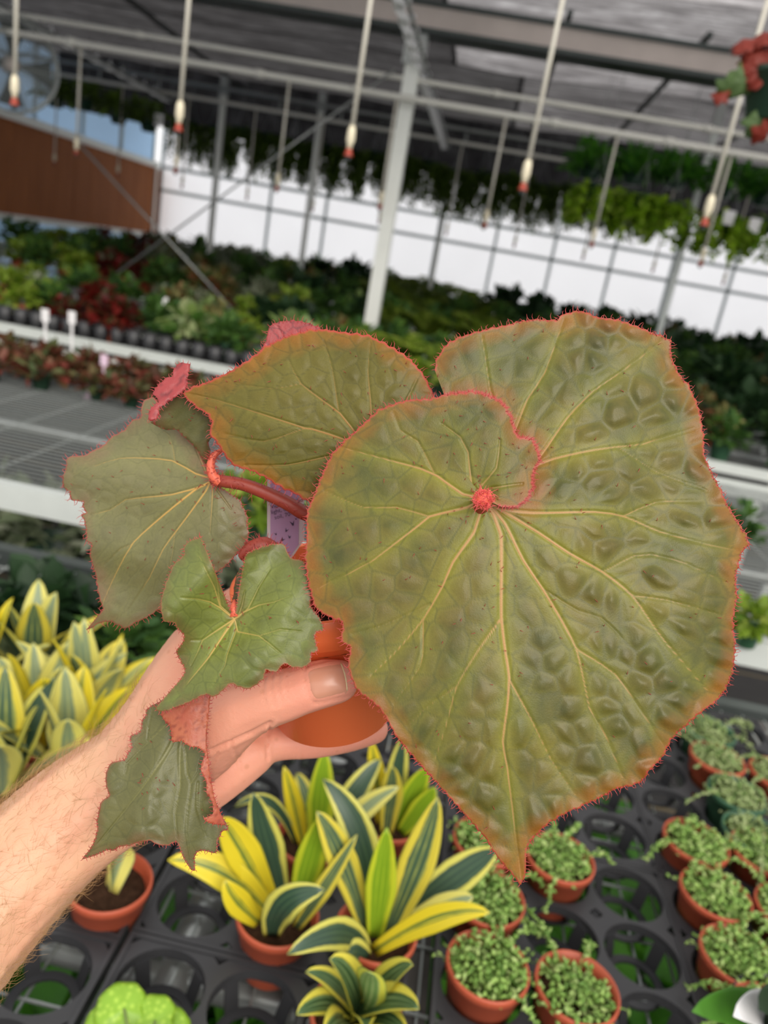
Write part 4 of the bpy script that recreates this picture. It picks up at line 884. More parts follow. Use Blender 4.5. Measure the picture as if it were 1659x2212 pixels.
def finish_leaf(name, X, Y, Fc, outline, nrm, veins, depth, mats, cell=46., cell_amp=.0009, seed=1, hair=True, hair_col=None, parent=hero, groove=.0007, edge_free=None, bristles=60, hair_len=(6, 15), hair_n=8.5, vein_fields=None, under=None, thick=.0007, dextra=0., cell_mask=None):
    Q = np.stack([X, Y], 1)
    if vein_fields is None: dv, bw, wn = seg_dist(Q, veins, True)
    else: dv, bw, wn = vein_fields
    vs = np.clip(wn / 5.2, .28, 1)
    f1, f2, tn = cells(Q, cell, seed); ridge = (f2 - f1) / cell
    # distance to the margin
    de = np.full(len(Q), 1e9)
    for i in range(0, len(outline), 2): de = np.minimum(de, np.hypot(Q[:, 0] - outline[i, 0], Q[:, 1] - outline[i, 1]))
    near_v = np.exp(-(bw / 1.6) ** 2)
    hgt = cell_amp * (1. if cell_mask is None else cell_mask(X, Y)) * smooth01(ridge / .85) * (1 - np.exp(-(dv / 26.) ** 2)) - groove * np.exp(-(bw / 1.1) ** 2) + groove * .55 * np.exp(-(bw / .45) ** 2)
    rsn = np.random.default_rng(seed + 5)
    for k in range(5):
        a = rsn.uniform(0, 6.28); fr = rsn.uniform(.012, .03); hgt = hgt + .00032 * np.sin((Q[:, 0] * math.cos(a) + Q[:, 1] * math.sin(a)) * fr + rsn.uniform(0, 6))
    D = depth(X, Y) - hgt + dextra
    V = P(X, Y, D); nF = len(Fc); nV = len(V)
    V = np.concatenate([V, P(X, Y, D + thick)]); cnt = {}
    for f in Fc:
        for a, b in zip(f, f[1:] + f[:1]): cnt[(a, b)] = cnt.get((a, b), 0) + 1
    rim = [(b, a, a + nV, b + nV) for (a, b) in cnt if (b, a) not in cnt]
    Fc = list(Fc) + [tuple(i + nV for i in f[::-1]) for f in Fc] + rim
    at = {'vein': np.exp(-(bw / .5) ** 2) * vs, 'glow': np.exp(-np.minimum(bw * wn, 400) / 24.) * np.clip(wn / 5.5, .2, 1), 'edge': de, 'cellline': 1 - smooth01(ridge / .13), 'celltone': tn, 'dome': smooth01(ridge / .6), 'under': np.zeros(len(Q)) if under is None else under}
    me = make_mesh('leaf', V, Fc, True, {k: np.r_[a, a] for k, a in at.items()})
    me.polygons.foreach_set('material_index', [0] * nF + [1] * nF + [1] * len(rim))
    o = link(name, me, mats, parent, world=True)
    rs = np.random.default_rng(seed + 9)
    if hair:
        mb = MB(); seg = np.linalg.norm(np.diff(outline, axis=0), axis=1); s = np.r_[0, np.cumsum(seg)]
        for q in np.arange(0, s[-1], hair_n):
            i = min(np.searchsorted(s, q, 'right') - 1, len(outline) - 2); f = (q - s[i]) / (seg[i] + 1e-9); p0 = outline[i] * (1 - f) + outline[i+1] * f; nn = nrm[i]
            if edge_free is not None and not edge_free(p0): continue
            a = rs.normal(0, .55); c, sn = math.cos(a), math.sin(a); dr = np.array([nn[0] * c - nn[1] * sn, nn[0] * sn + nn[1] * c]); ln = rs.uniform(*hair_len)
            t2 = dr + np.array([-dr[1], dr[0]]) * rs.normal(0, .5); dd = float(depth(np.array([p0[0]]), np.array([p0[1]]))[0]) + dextra
            p1, p2 = p0 + dr * ln * .55, p0 + dr * ln * .55 + t2 * ln * .45; z = rs.normal(0, .0012)
            mb.tube(np.stack([P(*(p0 - nn * 3), dd), P(*p1, dd + z * .5 - .0003), P(*p2, dd + z - .0006)]), [.00018, .00013, .00003], 4, False)
        if mb.n: tag(link('margin_hairs', mb.mesh('margin_hairs'), hair_col or M['red_hair'], o), kind='stuff')
    if bristles:
        mb = MB(); idx = rs.integers(0, len(Q), bristles)
        for i in idx:
            if de[i] < 14: continue
            a = rs.uniform(0, 6.28); ln = rs.uniform(4, 10); p0 = Q[i]; p1 = p0 + np.array([math.cos(a), math.sin(a)]) * ln
            mb.tube(np.stack([P(*p0, D[i]), P(*((p0 + p1) / 2), D[i] - .0012), P(*p1, D[i] - .0016)]), [.00017, .00014, .00004], 4, False)
        if mb.n: tag(link('bristles', mb.mesh('bristles'), M['bristle'], o), kind='stuff')
    return o
def polar_leaf(name, center, pts, veins, depth, mats, na=520, nr=90, amp=4., period=20., closed=True, seed=1, **kw):
    c = np.asarray(center, float); raw = catmull(pts, 5., closed)
    o, nn, w = teeth(raw, amp, period, seed, closed)
    o = o + nn * w[:, None]
    ang = np.unwrap(np.arctan2(o[:, 1] - c[1], o[:, 0] - c[0])); rad = np.hypot(o[:, 0] - c[0], o[:, 1] - c[1])
    sgn = 1 if ang[-1] > ang[0] else -1; run = np.maximum.accumulate(ang * sgn); keep = np.r_[True, (ang * sgn)[1:] > run[:-1] + 2e-4]; mono = ang[keep]; rad = rad[keep]
    tot = 2 * math.pi * sgn if closed else mono[-1] - mono[0]
    if closed:   # arc-length style sampling: spread by both angle and outline length
        mono = np.r_[mono, mono[0] + tot]; rad2 = np.r_[rad, rad[0]]
    else: rad2 = rad
    ol = np.r_[0, np.cumsum(np.hypot(np.diff(np.cos(mono) * rad2), np.diff(np.sin(mono) * rad2)))]
    ol = ol / ol[-1] + np.abs(mono - mono[0]) / abs(tot) * .35 + np.arange(len(mono)) * 1e-7; ol /= ol[-1]
    u = np.linspace(0, 1, na, endpoint=not closed); th = np.interp(u, ol, mono); R = np.interp(u, ol, rad2)
    t = np.linspace(0, 1, nr + 1)[1:] ** .85
    ga = np.linspace(mono[0], mono[-1], 1440); gr = np.interp(ga * sgn, mono * sgn, rad2); sg = 7.0 / (abs(math.degrees(mono[-1] - mono[0])) / 1440); kx = np.arange(-int(3 * sg), int(3 * sg) + 1); kr = np.exp(-.5 * (kx / sg) ** 2); kr /= kr.sum()
    gs = np.convolve(np.pad(gr, len(kx) // 2, mode='wrap' if closed else 'edge'), kr, 'valid')[:1440]; RS = np.minimum(np.interp(th * sgn, ga * sgn, gs), R * 1.35)
    RT_ = (1 - t ** 2) * RS[:, None] + t ** 2 * R[:, None]
    X = np.r_[c[0], (c[0] + np.cos(th)[:, None] * RT_ * t).ravel()]; Y = np.r_[c[1], (c[1] + np.sin(th)[:, None] * RT_ * t).ravel()]
    Fc = []; m = na if closed else na - 1
    ii = np.arange(m); jj = (ii + 1) % na
    fan_ = np.stack([np.zeros(m, int), 1 + ii * nr, 1 + jj * nr], 1)
    kk = np.arange(nr - 1); a = (1 + ii[:, None] * nr + kk).ravel(); b = (1 + jj[:, None] * nr + kk).ravel()
    quads = np.stack([a, a + 1, b + 1, b], 1)
    flip = sgn > 0     # keep front faces towards the camera
    Fc = [tuple(f) for f in (fan_[:, ::-1] if flip else fan_).tolist()] + [tuple(f) for f in (quads[:, ::-1] if flip else quads).tolist()]
    oo = np.stack([c[0] + np.cos(th) * R, c[1] + np.sin(th) * R], 1)
    d = (np.roll(oo, -1, 0) - np.roll(oo, 1, 0)) if closed else np.gradient(oo, axis=0)
    n2 = np.stack([d[:, 1], -d[:, 0]], 1); n2 /= np.linalg.norm(n2, axis=1)[:, None] + 1e-9
    rv = oo - c; s_ = np.sign((n2 * rv).sum(1)); s_[s_ == 0] = 1; n2 *= (np.sign(s_.sum()) or 1)
    TH = np.r_[th[0], np.repeat(th, nr)] - mono[0]
    if 'vf' in kw: kw['vein_fields'] = kw.pop('vf')(np.stack([X, Y], 1), TH * sgn)
    dfn = depth
    if 'dth' in kw:
        off = kw.pop('dth')(np.abs(TH), np.r_[0, np.tile(t, na)]); kw['dextra'] = off
        o_ = finish_leaf(name, X, Y, Fc, oo, n2, veins, dfn, mats, seed=seed, hair=False, **{k: v for k, v in kw.items()})
        # hairs follow the same offset
        kw2 = dict(kw); edge_off = off[1:].reshape(na, nr)[:, -1]
        mb = MB(); rs = np.random.default_rng(seed + 9); seg = np.linalg.norm(np.diff(oo, axis=0), axis=1); s = np.r_[0, np.cumsum(seg)]
        for q in np.arange(0, s[-1], 8.0):
            i = min(np.searchsorted(s, q, 'right') - 1, len(oo) - 2); p0 = oo[i] + (oo[i+1] - oo[i]) * (q - s[i]) / (seg[i] + 1e-9); nn_ = n2[i]
            a_ = rs.normal(0, .55); c_, sn = math.cos(a_), math.sin(a_); dr = np.array([nn_[0] * c_ - nn_[1] * sn, nn_[0] * sn + nn_[1] * c_]); ln = rs.uniform(6, 15)
            t2 = dr + np.array([-dr[1], dr[0]]) * rs.normal(0, .5); dd = float(dfn(p0[:1], p0[1:])[0]) + edge_off[i]; z = rs.normal(0, .0012)
            p1 = p0 + dr * ln * .55; p2 = p1 + t2 * ln * .45
            mb.tube(np.stack([P(*(p0 - nn_ * 3), dd), P(*p1, dd + z * .5 - .0003), P(*p2, dd + z - .0006)]), [.00018, .00013, .00003], 4, False)
        tag(link('margin_hairs', mb.mesh('margin_hairs'), M['red_hair'], o_), kind='stuff'); return o_
    return finish_leaf(name, X, Y, Fc, oo, n2, veins, dfn, mats, seed=seed, **kw)
def flap(name, pts, depth, mats, h=9., amp=3., period=16., seed=1, **kw):
    raw = catmull(pts, 5.); o, nn, w = teeth(raw, amp, period, seed); o = o + nn * w[:, None]
    lo, hi = o.min(0), o.max(0); gx, gy = np.meshgrid(np.arange(lo[0], hi[0], h), np.arange(lo[1], hi[1], h), indexing='ij'); g = np.stack([gx.ravel(), gy.ravel()], 1)
    inside = np.zeros(len(g), bool); a = o; b = np.roll(o, -1, 0)
    for (x0, y0), (x1, y1) in zip(a, b):
        cond = (y0 > g[:, 1]) != (y1 > g[:, 1]); xi = x0 + (g[:, 1] - y0) * (x1 - x0) / (y1 - y0 + 1e-12); inside ^= cond & (g[:, 0] < xi)
    g = g[inside]; dm = np.min(np.hypot(g[:, None, 0] - o[None, ::2, 0], g[:, None, 1] - o[None, ::2, 1]), 1); g = g[dm > h * .55]
    allp = np.concatenate([o, g]); n = len(o)
    v2, _, f2, *_r = delaunay_2d_cdt([Vector(p) for p in allp], [(i, (i + 1) % n) for i in range(n)], [], 1, 1e-5)
    X = np.array([v.x for v in v2]); Y = np.array([v.y for v in v2]); Fc = []
    for f in f2:
        f = list(f); ar = sum(X[f[i]] * Y[f[(i+1) % len(f)]] - X[f[(i+1) % len(f)]] * Y[f[i]] for i in range(len(f))); Fc.append(tuple(f[::-1] if ar > 0 else f))
    return finish_leaf(name, X, Y, Fc, o, nn, kw.pop('veins', [([(0, 0), (1, 1)], 1, 1)]), depth, mats, seed=seed, **kw)

# ------------------------------------------------------------------ leaf materials
def leaf_mat(name, base, base2, light, edge1, edge2, vein, line, e1=34., e2=9., rough=.42, glow=.8, spec=.45, coarse=38.):
    m, nt, bs = nodes(name)
    n1 = noise(nt, coarse, 4, .6); n2 = noise(nt, 900, 3, .6)
    c = mixc(nt, mapr(nt, n1, .38, .62), base, base2)
    c = mixc(nt, mapr(nt, attr(nt, 'celltone'), 0, 1, 0, .10), c, light)
    gl = N(nt, 'ShaderNodeMath', operation='MULTIPLY', i_1=glow); nt.links.new(attr(nt, 'glow'), gl.inputs[0]); c = mixc(nt, gl.outputs[0], c, light)
    # warm band towards the margin, of uneven width
    ed = attr(nt, 'edge'); wv = N(nt, 'ShaderNodeMath', operation='MULTIPLY_ADD', i_1=-70., i_2=35.); nt.links.new(noise(nt, 55, 3), wv.inputs[0])
    es = N(nt, 'ShaderNodeMath', operation='ADD'); nt.links.new(ed, es.inputs[0]); nt.links.new(wv.outputs[0], es.inputs[1])
    c = mixc(nt, mapr(nt, es.outputs[0], e1 * 1.6, e1 * .1, 0, .64), c, edge1)
    c = mixc(nt, mapr(nt, attr(nt, 'dome'), .6, .1, 0, .10), c, light)  # dome rims lightened: reflected sheen put into the colour, plus paler fine veins
    c = mixc(nt, mapr(nt, attr(nt, 'cellline'), 0, 1, 0, .42), c, line)
    c = mixc(nt, mapr(nt, n2, .3, .7, 0, .16), c, tuple(np.array(base[:3]) * .45) + (1,))
    c = mixc(nt, mapr(nt, attr(nt, 'vein'), .15, .8, 0, .9), c, vein)
    c = mixc(nt, mapr(nt, ed, e2, e2 * .2), c, edge2)
    nt.links.new(c, bs.inputs['Base Color']); bs.inputs['Roughness'].default_value = rough; bs.inputs['Specular IOR Level'].default_value = spec
    bump(nt, bs, noise(nt, 1500, 3), .22, .0004)
    return m
def under_mat(name, c1, c2, line):
    m, nt, bs = nodes(name); c = mixc(nt, noise(nt, 120, 4), c1, c2)
    c = mixc(nt, mapr(nt, attr(nt, 'cellline'), 0, 1, 0, .8), c, line); c = mixc(nt, attr(nt, 'vein'), c, line); nt.links.new(c, bs.inputs['Base Color']); bs.inputs['Roughness'].default_value = .45
    bump(nt, bs, noise(nt, 700, 3), .3, .0006); return m
M['red_hair'] = plain('red_hair', lin(180, 68, 66), .5, 0, .12, 400)
M['bristle'] = plain('bristle', lin(150, 66, 54), .5, 0, .2, 300)
M['petiole'] = plain('red_petiole', lin(142, 54, 38), .5, 0, .15, 120, (400, .3, .0006))
M['petiole_bright'] = plain('salmon_petiole', lin(212, 98, 70), .5, 0, .12, 150, (400, .3, .0006))
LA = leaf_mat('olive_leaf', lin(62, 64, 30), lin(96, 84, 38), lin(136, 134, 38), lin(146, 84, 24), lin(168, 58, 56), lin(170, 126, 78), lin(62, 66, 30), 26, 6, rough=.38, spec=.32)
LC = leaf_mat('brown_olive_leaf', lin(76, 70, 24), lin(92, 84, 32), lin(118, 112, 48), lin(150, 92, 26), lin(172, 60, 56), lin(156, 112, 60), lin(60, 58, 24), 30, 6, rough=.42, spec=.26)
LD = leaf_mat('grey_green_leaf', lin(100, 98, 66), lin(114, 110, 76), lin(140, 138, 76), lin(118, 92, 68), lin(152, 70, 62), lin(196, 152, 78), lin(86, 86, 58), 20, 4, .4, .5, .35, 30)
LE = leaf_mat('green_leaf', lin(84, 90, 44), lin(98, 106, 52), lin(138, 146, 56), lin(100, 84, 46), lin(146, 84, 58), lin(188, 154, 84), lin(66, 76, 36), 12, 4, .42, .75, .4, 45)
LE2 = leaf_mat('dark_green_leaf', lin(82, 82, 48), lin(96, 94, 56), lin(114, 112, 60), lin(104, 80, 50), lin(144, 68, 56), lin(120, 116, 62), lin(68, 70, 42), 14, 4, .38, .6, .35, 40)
UR = under_mat('red_underside', lin(136, 42, 46), lin(158, 60, 58), lin(96, 28, 32))
UE = under_mat('salmon_underside', lin(158, 64, 50), lin(166, 98, 58), lin(120, 46, 24))

# ------------------------------------------------------------------ leaf A, the big front leaf with overlapping basal lobes
CA = (1045, 1078)
outA = [(1078, 1094), (1108, 1096), (1134, 1082), (1150, 1052), (1152, 1022), (1166, 990), (1150, 950), (1118, 942), (1104, 905), (1082, 868), (1030, 848), (965, 852), (930, 862), (880, 864), (822, 884), (780, 920), (742, 955), (720, 976), (700, 1015), (682, 1060), (664, 1105), (662, 1160), (660, 1200), (664, 1250), (680, 1310), (706, 1330), (740, 1345), (736, 1385), (757, 1398), (752, 1440), (770, 1488), (820, 1530), (850, 1580), (872, 1612), (926, 1672), (985, 1738), (1045, 1805), (1078, 1856), (1108, 1890), (1126, 1912), (1132, 1875), (1136, 1830), (1185, 1778), (1232, 1752), (1290, 1726), (1330, 1705), (1384, 1690), (1400, 1668), (1432, 1634), (1450, 1598), (1500, 1550), (1555, 1506), (1580, 1460), (1588, 1400), (1583, 1345), (1592, 1290), (1590, 1240), (1604, 1190), (1619, 1176), (1596, 1130), (1572, 1090), (1545, 1035), (1522, 985), (1518, 930), (1508, 880), (1490, 838), (1466, 806), (1450, 770), (1448, 736), (1415, 722), (1380, 706), (1330, 690), (1285, 684), (1255, 672), (1212, 680), (1204, 692), (1150, 690), (1085, 704), (1010, 722), (968, 742), (948, 768), (940, 792), (948, 812)]
vU = [([CA, (1018, 1045), (1011, 977), (994, 944), (955, 915)], 4.5, 2), ([CA, (1038, 1052), (1072, 1011), (1080, 950)], 4, 2), ([CA, (1062, 1055), (1129, 1045)], 4, 2)]
vL = [([CA, (1116, 920), (1139, 863), (1177, 805), (1218, 690)], 5, 2.2), ([CA, (1075, 920), (1058, 839), (1048, 768), (1040, 725)], 4, 2), ([CA, (1115, 1040), (1168, 984), (1227, 901), (1282, 845), (1334, 809), (1430, 738)], 5.5, 2), ([CA, (1165, 1002), (1257, 977), (1334, 965), (1389, 959), (1500, 925)], 6, 2), ([(1334, 965), (1420, 1020), (1530, 1060)], 2.4, 1.5)]
vC = [([CA, (1075, 1098), (1150, 1108), (1285, 1106), (1349, 1116), (1426, 1149), (1533, 1177), (1600, 1190)], 6, 2), ([(1349, 1114), (1417, 1085), (1518, 1082)], 3, 1.5),
      ([CA, (1090, 1106), (1162, 1150), (1229, 1195), (1302, 1236), (1366, 1287), (1417, 1360), (1439, 1389), (1535, 1500)], 6.5, 2.2), ([(1302, 1236), (1369, 1201), (1407, 1198), (1480, 1217), (1570, 1260)], 3, 1.6), ([(1366, 1287), (1440, 1296), (1560, 1330)], 2.8, 1.5), ([(1171, 1271), (1250, 1320), (1300, 1335), (1345, 1380)], 2.2, 1.4),
      ([CA, (1090, 1130), (1130, 1210), (1171, 1271), (1210, 1335), (1245, 1402), (1264, 1485), (1273, 1529), (1308, 1590), (1345, 1680)], 6.5, 2.2), ([(1245, 1402), (1328, 1456), (1385, 1536), (1432, 1610)], 3.8, 1.8),
      ([CA, (1065, 1108), (1082, 1155), (1083, 1240), (1083, 1334), (1092, 1411), (1100, 1464), (1095, 1534), (1086, 1602), (1095, 1654), (1107, 1750), (1125, 1895)], 8, 2.2), ([(1080, 1340), (1033, 1405), (987, 1482), (966, 1559), (940, 1640)], 4.5, 2), ([(1100, 1468), (1147, 1553), (1190, 1640), (1245, 1720)], 4, 1.8), ([(987, 1482), (920, 1530), (880, 1570)], 2.8, 1.5),
      ([CA, (1035, 1115), (1024, 1150), (978, 1215), (957, 1264), (914, 1338), (855, 1408), (800, 1460)], 6.5, 2.2), ([(914, 1338), (914, 1390), (908, 1440), (850, 1520)], 3.4, 1.6), ([(940, 1300), (830, 1350), (760, 1370)], 2.4, 1.4),
      ([CA, (1010, 1096), (927, 1116), (903, 1136), (829, 1193), (800, 1215), (690, 1270)], 6, 2), ([(927, 1116), (856, 1096), (785, 1096), (700, 1060)], 3.6, 1.8), ([CA, (1000, 1068), (944, 1028), (910, 1013), (859, 999), (792, 981), (735, 966)], 6, 2), ([(937, 1021), (903, 954), (865, 930), (850, 890)], 3.2, 1.6)]
def vfA(Q, TH):
    TH = np.abs(TH); a = seg_dist(Q, vC, True); u = seg_dist(Q, vU, True); l = seg_dist(Q, vL, True)
    tot = TH.max(); dv, bw, wn = (v.copy() for v in a)
    for mask, kill, s in ((TH < math.radians(150), TH < math.radians(60), u), (TH > tot - math.radians(130), TH > tot - math.radians(70), l)):
        bw = np.where(kill, 1e9, bw); dv = np.where(kill, 1e9, dv); use = mask & (s[1] < bw); wn = np.where(use, s[2], wn); bw = np.where(use, s[1], bw); dv = np.where(mask, np.minimum(dv, s[0]), dv)
    return dv, bw, wn
def depthA(X, Y):
    u = (X - 1090) / 520; v = (Y - 1230) / 640
    d = .332 + .012 * u * u + .006 * v * v - .010 * v
    return d - .0024 * np.sin(X / 62. + Y / 150.) * np.clip((X - 1150) / 300, 0, 1) - .0012 * np.sin(Y / 60.) * np.clip(np.hypot(u, v) - .5, 0, 1)
def dthA(TH, t):
    tot = TH.max(); f = smooth01(1 - TH / math.radians(170)); l = smooth01(1 - (tot - TH) / math.radians(150))
    return (-.0055 * f + .0075 * l) * smooth01(t * 3.0)
leafA = polar_leaf('leaf', CA, outA, None, depthA, [LA, UR], na=900, nr=110, amp=4.0, period=17, closed=False, seed=2, vf=vfA, dth=dthA, cell=54, cell_amp=.0022, bristles=230, cell_mask=lambda X, Y: .22 + .78 * np.maximum(smooth01((X - 1090) / 260.), smooth01((Y - 1450) / 200.) * .8))
tag(leafA, 'largest olive leaf with overlapping lobes and a pointed tip')
# hairy red petiole end showing in the fold where the lobes meet
mb = MB(); c0 = P(*CA, .3185); rsq = np.random.default_rng(5)
mb.lathe([(0, .0012), (.0022, .001), (.0034, -.0004), (.0042, -.003)], 20, -FW, c0); mb.build('petiole_joint', M['petiole_bright'], leafA)
mb = MB()
for k in range(170):
    a = rsq.uniform(0, 6.28); r = .0044 * math.sqrt(rsq.uniform(0, 1)); d = math.cos(a) * RT + math.sin(a) * UP; p0 = c0 + d * r - FW * .0005
    e = rsq.normal(size=3) * .7; mb.tube(np.stack([p0, p0 - FW * .0012 + e * .0009, p0 - FW * rsq.uniform(.0012, .0022) + e * .0022]), [.00016, .00013, .00004], 3, False)
tag(mb.build('fuzz', plain('pink_fuzz', lin(238, 100, 100), .5, 0, .1, 300), leafA), kind='stuff')

# ------------------------------------------------------------------ leaf C (upper left, behind A)
outC = [(395, 850), (455, 822), (500, 800), (545, 772), (572, 750), (620, 726), (665, 714), (700, 712), (760, 720), (800, 727), (842, 748), (880, 772), (912, 805), (930, 838), (942, 870), (935, 950), (880, 1030), (790, 1080), (720, 1092), (680, 1088), (655, 1078), (640, 1068), (600, 1048), (575, 1032), (545, 1018), (512, 1008), (490, 990), (470, 958), (452, 935), (458, 915), (450, 897), (428, 882)]
cC = (800, 985)
vCl = [([cC, (758, 923), (734, 893), (650, 829), (625, 780)], 5, 2), ([(731, 886), (718, 800), (700, 735)], 3, 1.6), ([cC, (802, 893), (795, 802), (800, 742)], 4.2, 1.8), ([cC, (741, 949), (674, 927), (658, 925), (560, 893), (470, 865), (405, 850)], 5, 2), ([(658, 925), (570, 954), (485, 937)], 3, 1.6), ([cC, (720, 985), (620, 1005), (530, 1005)], 4, 1.8), ([cC, (860, 900), (900, 820)], 4, 1.8), ([(650, 829), (590, 840), (520, 830)], 2.4, 1.4)]
leafC = polar_leaf('leaf', cC, outC, vCl, lambda X, Y: .354 + .00003 * (700 - X) * .6 + .008 * ((X - 690) / 300) ** 2 + .010 * ((Y - 900) / 200) ** 2, [LC, UR], na=560, nr=70, amp=3.6, period=18, seed=12, cell=38, cell_amp=.0010, bristles=110)
tag(leafC, 'brownish olive leaf behind the largest one')
leafF = polar_leaf('leaf', (650, 760), [(560, 768), (574, 738), (583, 704), (612, 694), (650, 694), (690, 708), (725, 730), (760, 770), (680, 830), (590, 810)], [([(650, 800), (600, 705)], 2, 1)], lambda X, Y: .392 + 0 * X, [UR, UR], na=160, nr=24, amp=3, period=14, seed=15, cell=30, cell_amp=.0005, bristles=0)
tag(leafF, 'small red leaf peeping over the brownish olive leaf')

# ------------------------------------------------------------------ leaf D (grey-green, left) with curled dark lobe
k5 = lambda L: [(120 + x / 3.568, 760 + y / 3.568) for x, y in L]
cD = (458, 1040)
outD = k5([(1275, 1040), (1360, 1095), (1420, 1130), (1440, 1190), (1475, 1260), (1480, 1350), (1490, 1420), (1440, 1520), (1395, 1560), (1300, 1660), (1100, 1800), (950, 1950), (835, 1975), (785, 1990), (700, 2050), (620, 2085), (540, 2130), (430, 2080), (340, 2090), (245, 2145), (370, 2005), (350, 1940), (330, 1850), (310, 1720), (280, 1640), (262, 1540), (278, 1490), (240, 1450), (230, 1330), (205, 1255), (238, 1238), (203, 1190), (215, 1158), (120, 1142), (108, 1075), (58, 1042), (60, 960), (75, 910), (100, 812), (220, 800), (270, 770), (370, 720), (430, 655), (540, 595), (590, 525), (655, 508), (660, 440), (682, 375), (760, 350), (800, 420), (900, 560), (1000, 662), (1080, 742), (1150, 880), (1185, 960)])
vD = [(k5(l), a, b) for l, a, b in (([(1195, 1000), (1180, 970), (1080, 940), (900, 840), (700, 820), (500, 820), (300, 880)], 4.5, 1.8), ([(920, 840), (880, 650), (760, 560)], 2.6, 1.4), ([(1195, 1000), (1170, 950), (1080, 740)], 3.4, 2), ([(1195, 1000), (1150, 1030), (900, 1100), (540, 1140), (420, 1220), (260, 1260)], 4.6, 1.8), ([(1195, 1000), (1080, 1060), (820, 1270), (600, 1470), (480, 1680), (400, 1850), (330, 2020)], 5, 1.8), ([(600, 1480), (500, 1520), (380, 1640)], 2.4, 1.2), ([(1195, 1000), (1160, 1070), (1000, 1290), (830, 1520), (720, 1750), (560, 2000)], 4.4, 1.8), ([(920, 1400), (900, 1560), (860, 1750)], 2.2, 1.2), ([(1195, 1000), (1210, 1070), (1190, 1400)], 3.6, 1.6), ([(1195, 1000), (1250, 1070), (1350, 1210)], 2.6, 1.4))]
def depthD(X, Y):
    b = np.clip((X - 470) / 70, 0, 1)
    return .388 - .010 * ((X - 330) / 190) + .012 * ((Y - 1100) / 260) ** 2 - .0016 * np.sin((Y * .9 - X * .25) / 22.) * np.clip((420 - X) / 160, 0, 1) + .006 * b
leafD = polar_leaf('leaf', cD, outD, vD, depthD, [LD, UR], na=560, nr=70, amp=2.6, period=14, seed=22, cell=30, cell_amp=.0006, bristles=90, edge_free=lambda p: not (p[0] > 345 and p[1] < 1030))
tag(leafD, 'grey-green leaf with yellow veins over the wire bench')
fl = k5([(1180, 700), (1210, 640), (1250, 560), (1140, 400), (1000, 310), (960, 320), (860, 392), (800, 445), (800, 505), (735, 545), (850, 602), (930, 600), (1000, 662), (1080, 742), (1150, 860), (1175, 900), (1195, 780)])
lobe = flap('curled_lobe', fl, lambda X, Y: .3855 - .00010 * (1000 - Y) + .0012 * np.sin(X / 18.), [LE2, UR], h=8, amp=1., seed=31, hair=False, cell=30, cell_amp=.0009, bristles=12, veins=[(k5([(1185, 900), (1190, 720), (1100, 500), (1000, 380)]), 3, 1.5)], parent=leafD)
tag(lobe, 'dark shaded lobe curling over')
redf = flap('curled_margin', k5([(728, 535), (718, 465), (768, 405), (800, 392), (785, 352), (752, 330), (772, 280), (862, 195), (908, 190), (908, 140), (955, 85), (1040, 95), (1025, 140), (1012, 280), (968, 315), (862, 390), (795, 440), (795, 500)]), lambda X, Y: .3665 + .00008 * (870 - Y), [UR, LD], h=7, amp=2.6, period=11, seed=33, cell=20, cell_amp=.0008, bristles=0, hair_len=(5, 11), parent=leafD)
tag(redf, 'red underside of the rolled leaf margin')

# ------------------------------------------------------------------ leaf E (front small leaf) with its folded lower blade
k7 = lambda L: [(330 + x / 4.366, 1140 + y / 4.366) for x, y in L]; k8 = lambda L: [(170 + x / 4.74, 1480 + y / 4.74) for x, y in L]
cE = (506, 1337)
outE = k7([(748, 800), (735, 740), (745, 640), (790, 480), (815, 330), (765, 240), (720, 180), (660, 138), (600, 172), (580, 140), (560, 80), (475, 48), (430, 92), (390, 100), (300, 160), (290, 260), (200, 340), (150, 450), (100, 600), (75, 700), (80, 800), (110, 882), (190, 885), (240, 960), (292, 1012), (280, 1085), (218, 1165), (250, 1230), (302, 1345), (262, 1420), (170, 1530), (60, 1650), (20, 1700), (90, 1735), (330, 1650), (490, 1570), (580, 1592), (700, 1500), (740, 1468), (900, 1522), (1040, 1425), (1062, 1340), (1160, 1358), (1240, 1278), (1300, 1312), (1430, 1312), (1492, 1262), (1492, 1185), (1552, 1162), (1530, 1000), (1615, 950), (1562, 830), (1490, 740), (1495, 600), (1485, 480), (1430, 325), (1380, 300), (1310, 292), (1270, 230), (1240, 158), (1140, 150), (1050, 172), (950, 210), (870, 262), (876, 380), (876, 500), (858, 640), (825, 760), (800, 820)])
vE = [(k7(l), a, b) for l, a, b in (([(770, 862), (640, 760), (540, 700), (420, 672), (270, 660)], 4.5, 1.6), ([(770, 862), (640, 760), (580, 560), (500, 400), (430, 250)], 4, 1.5), ([(740, 830), (640, 740), (610, 520), (560, 250)], 3.4, 1.4), ([(770, 862), (560, 1000), (470, 1060), (360, 1060)], 4.5, 1.6), ([(470, 1060), (420, 1180), (360, 1300)], 2.6, 1.4), ([(770, 862), (700, 960), (600, 1110), (525, 1225), (300, 1500)], 5.5, 2), ([(770, 862), (850, 800), (1000, 730), (1150, 700), (1300, 640)], 4, 1.5), ([(800, 850), (840, 740), (870, 600)], 2.6, 1.4), ([(800, 850), (900, 760), (1000, 560), (1100, 400)], 3, 1.4), ([(770, 862), (800, 980), (1000, 1020), (1200, 1180)], 4, 1.5), ([(790, 960), (700, 1200), (680, 1300), (560, 1500)], 3, 1.4), ([(1000, 1020), (1200, 960), (1400, 980)], 2.4, 1.2))]
tail = np.array(k7([(40, 1690)])[0]) - np.array(cE); tail /= np.linalg.norm(tail); tn_ = np.array([-tail[1], tail[0]])
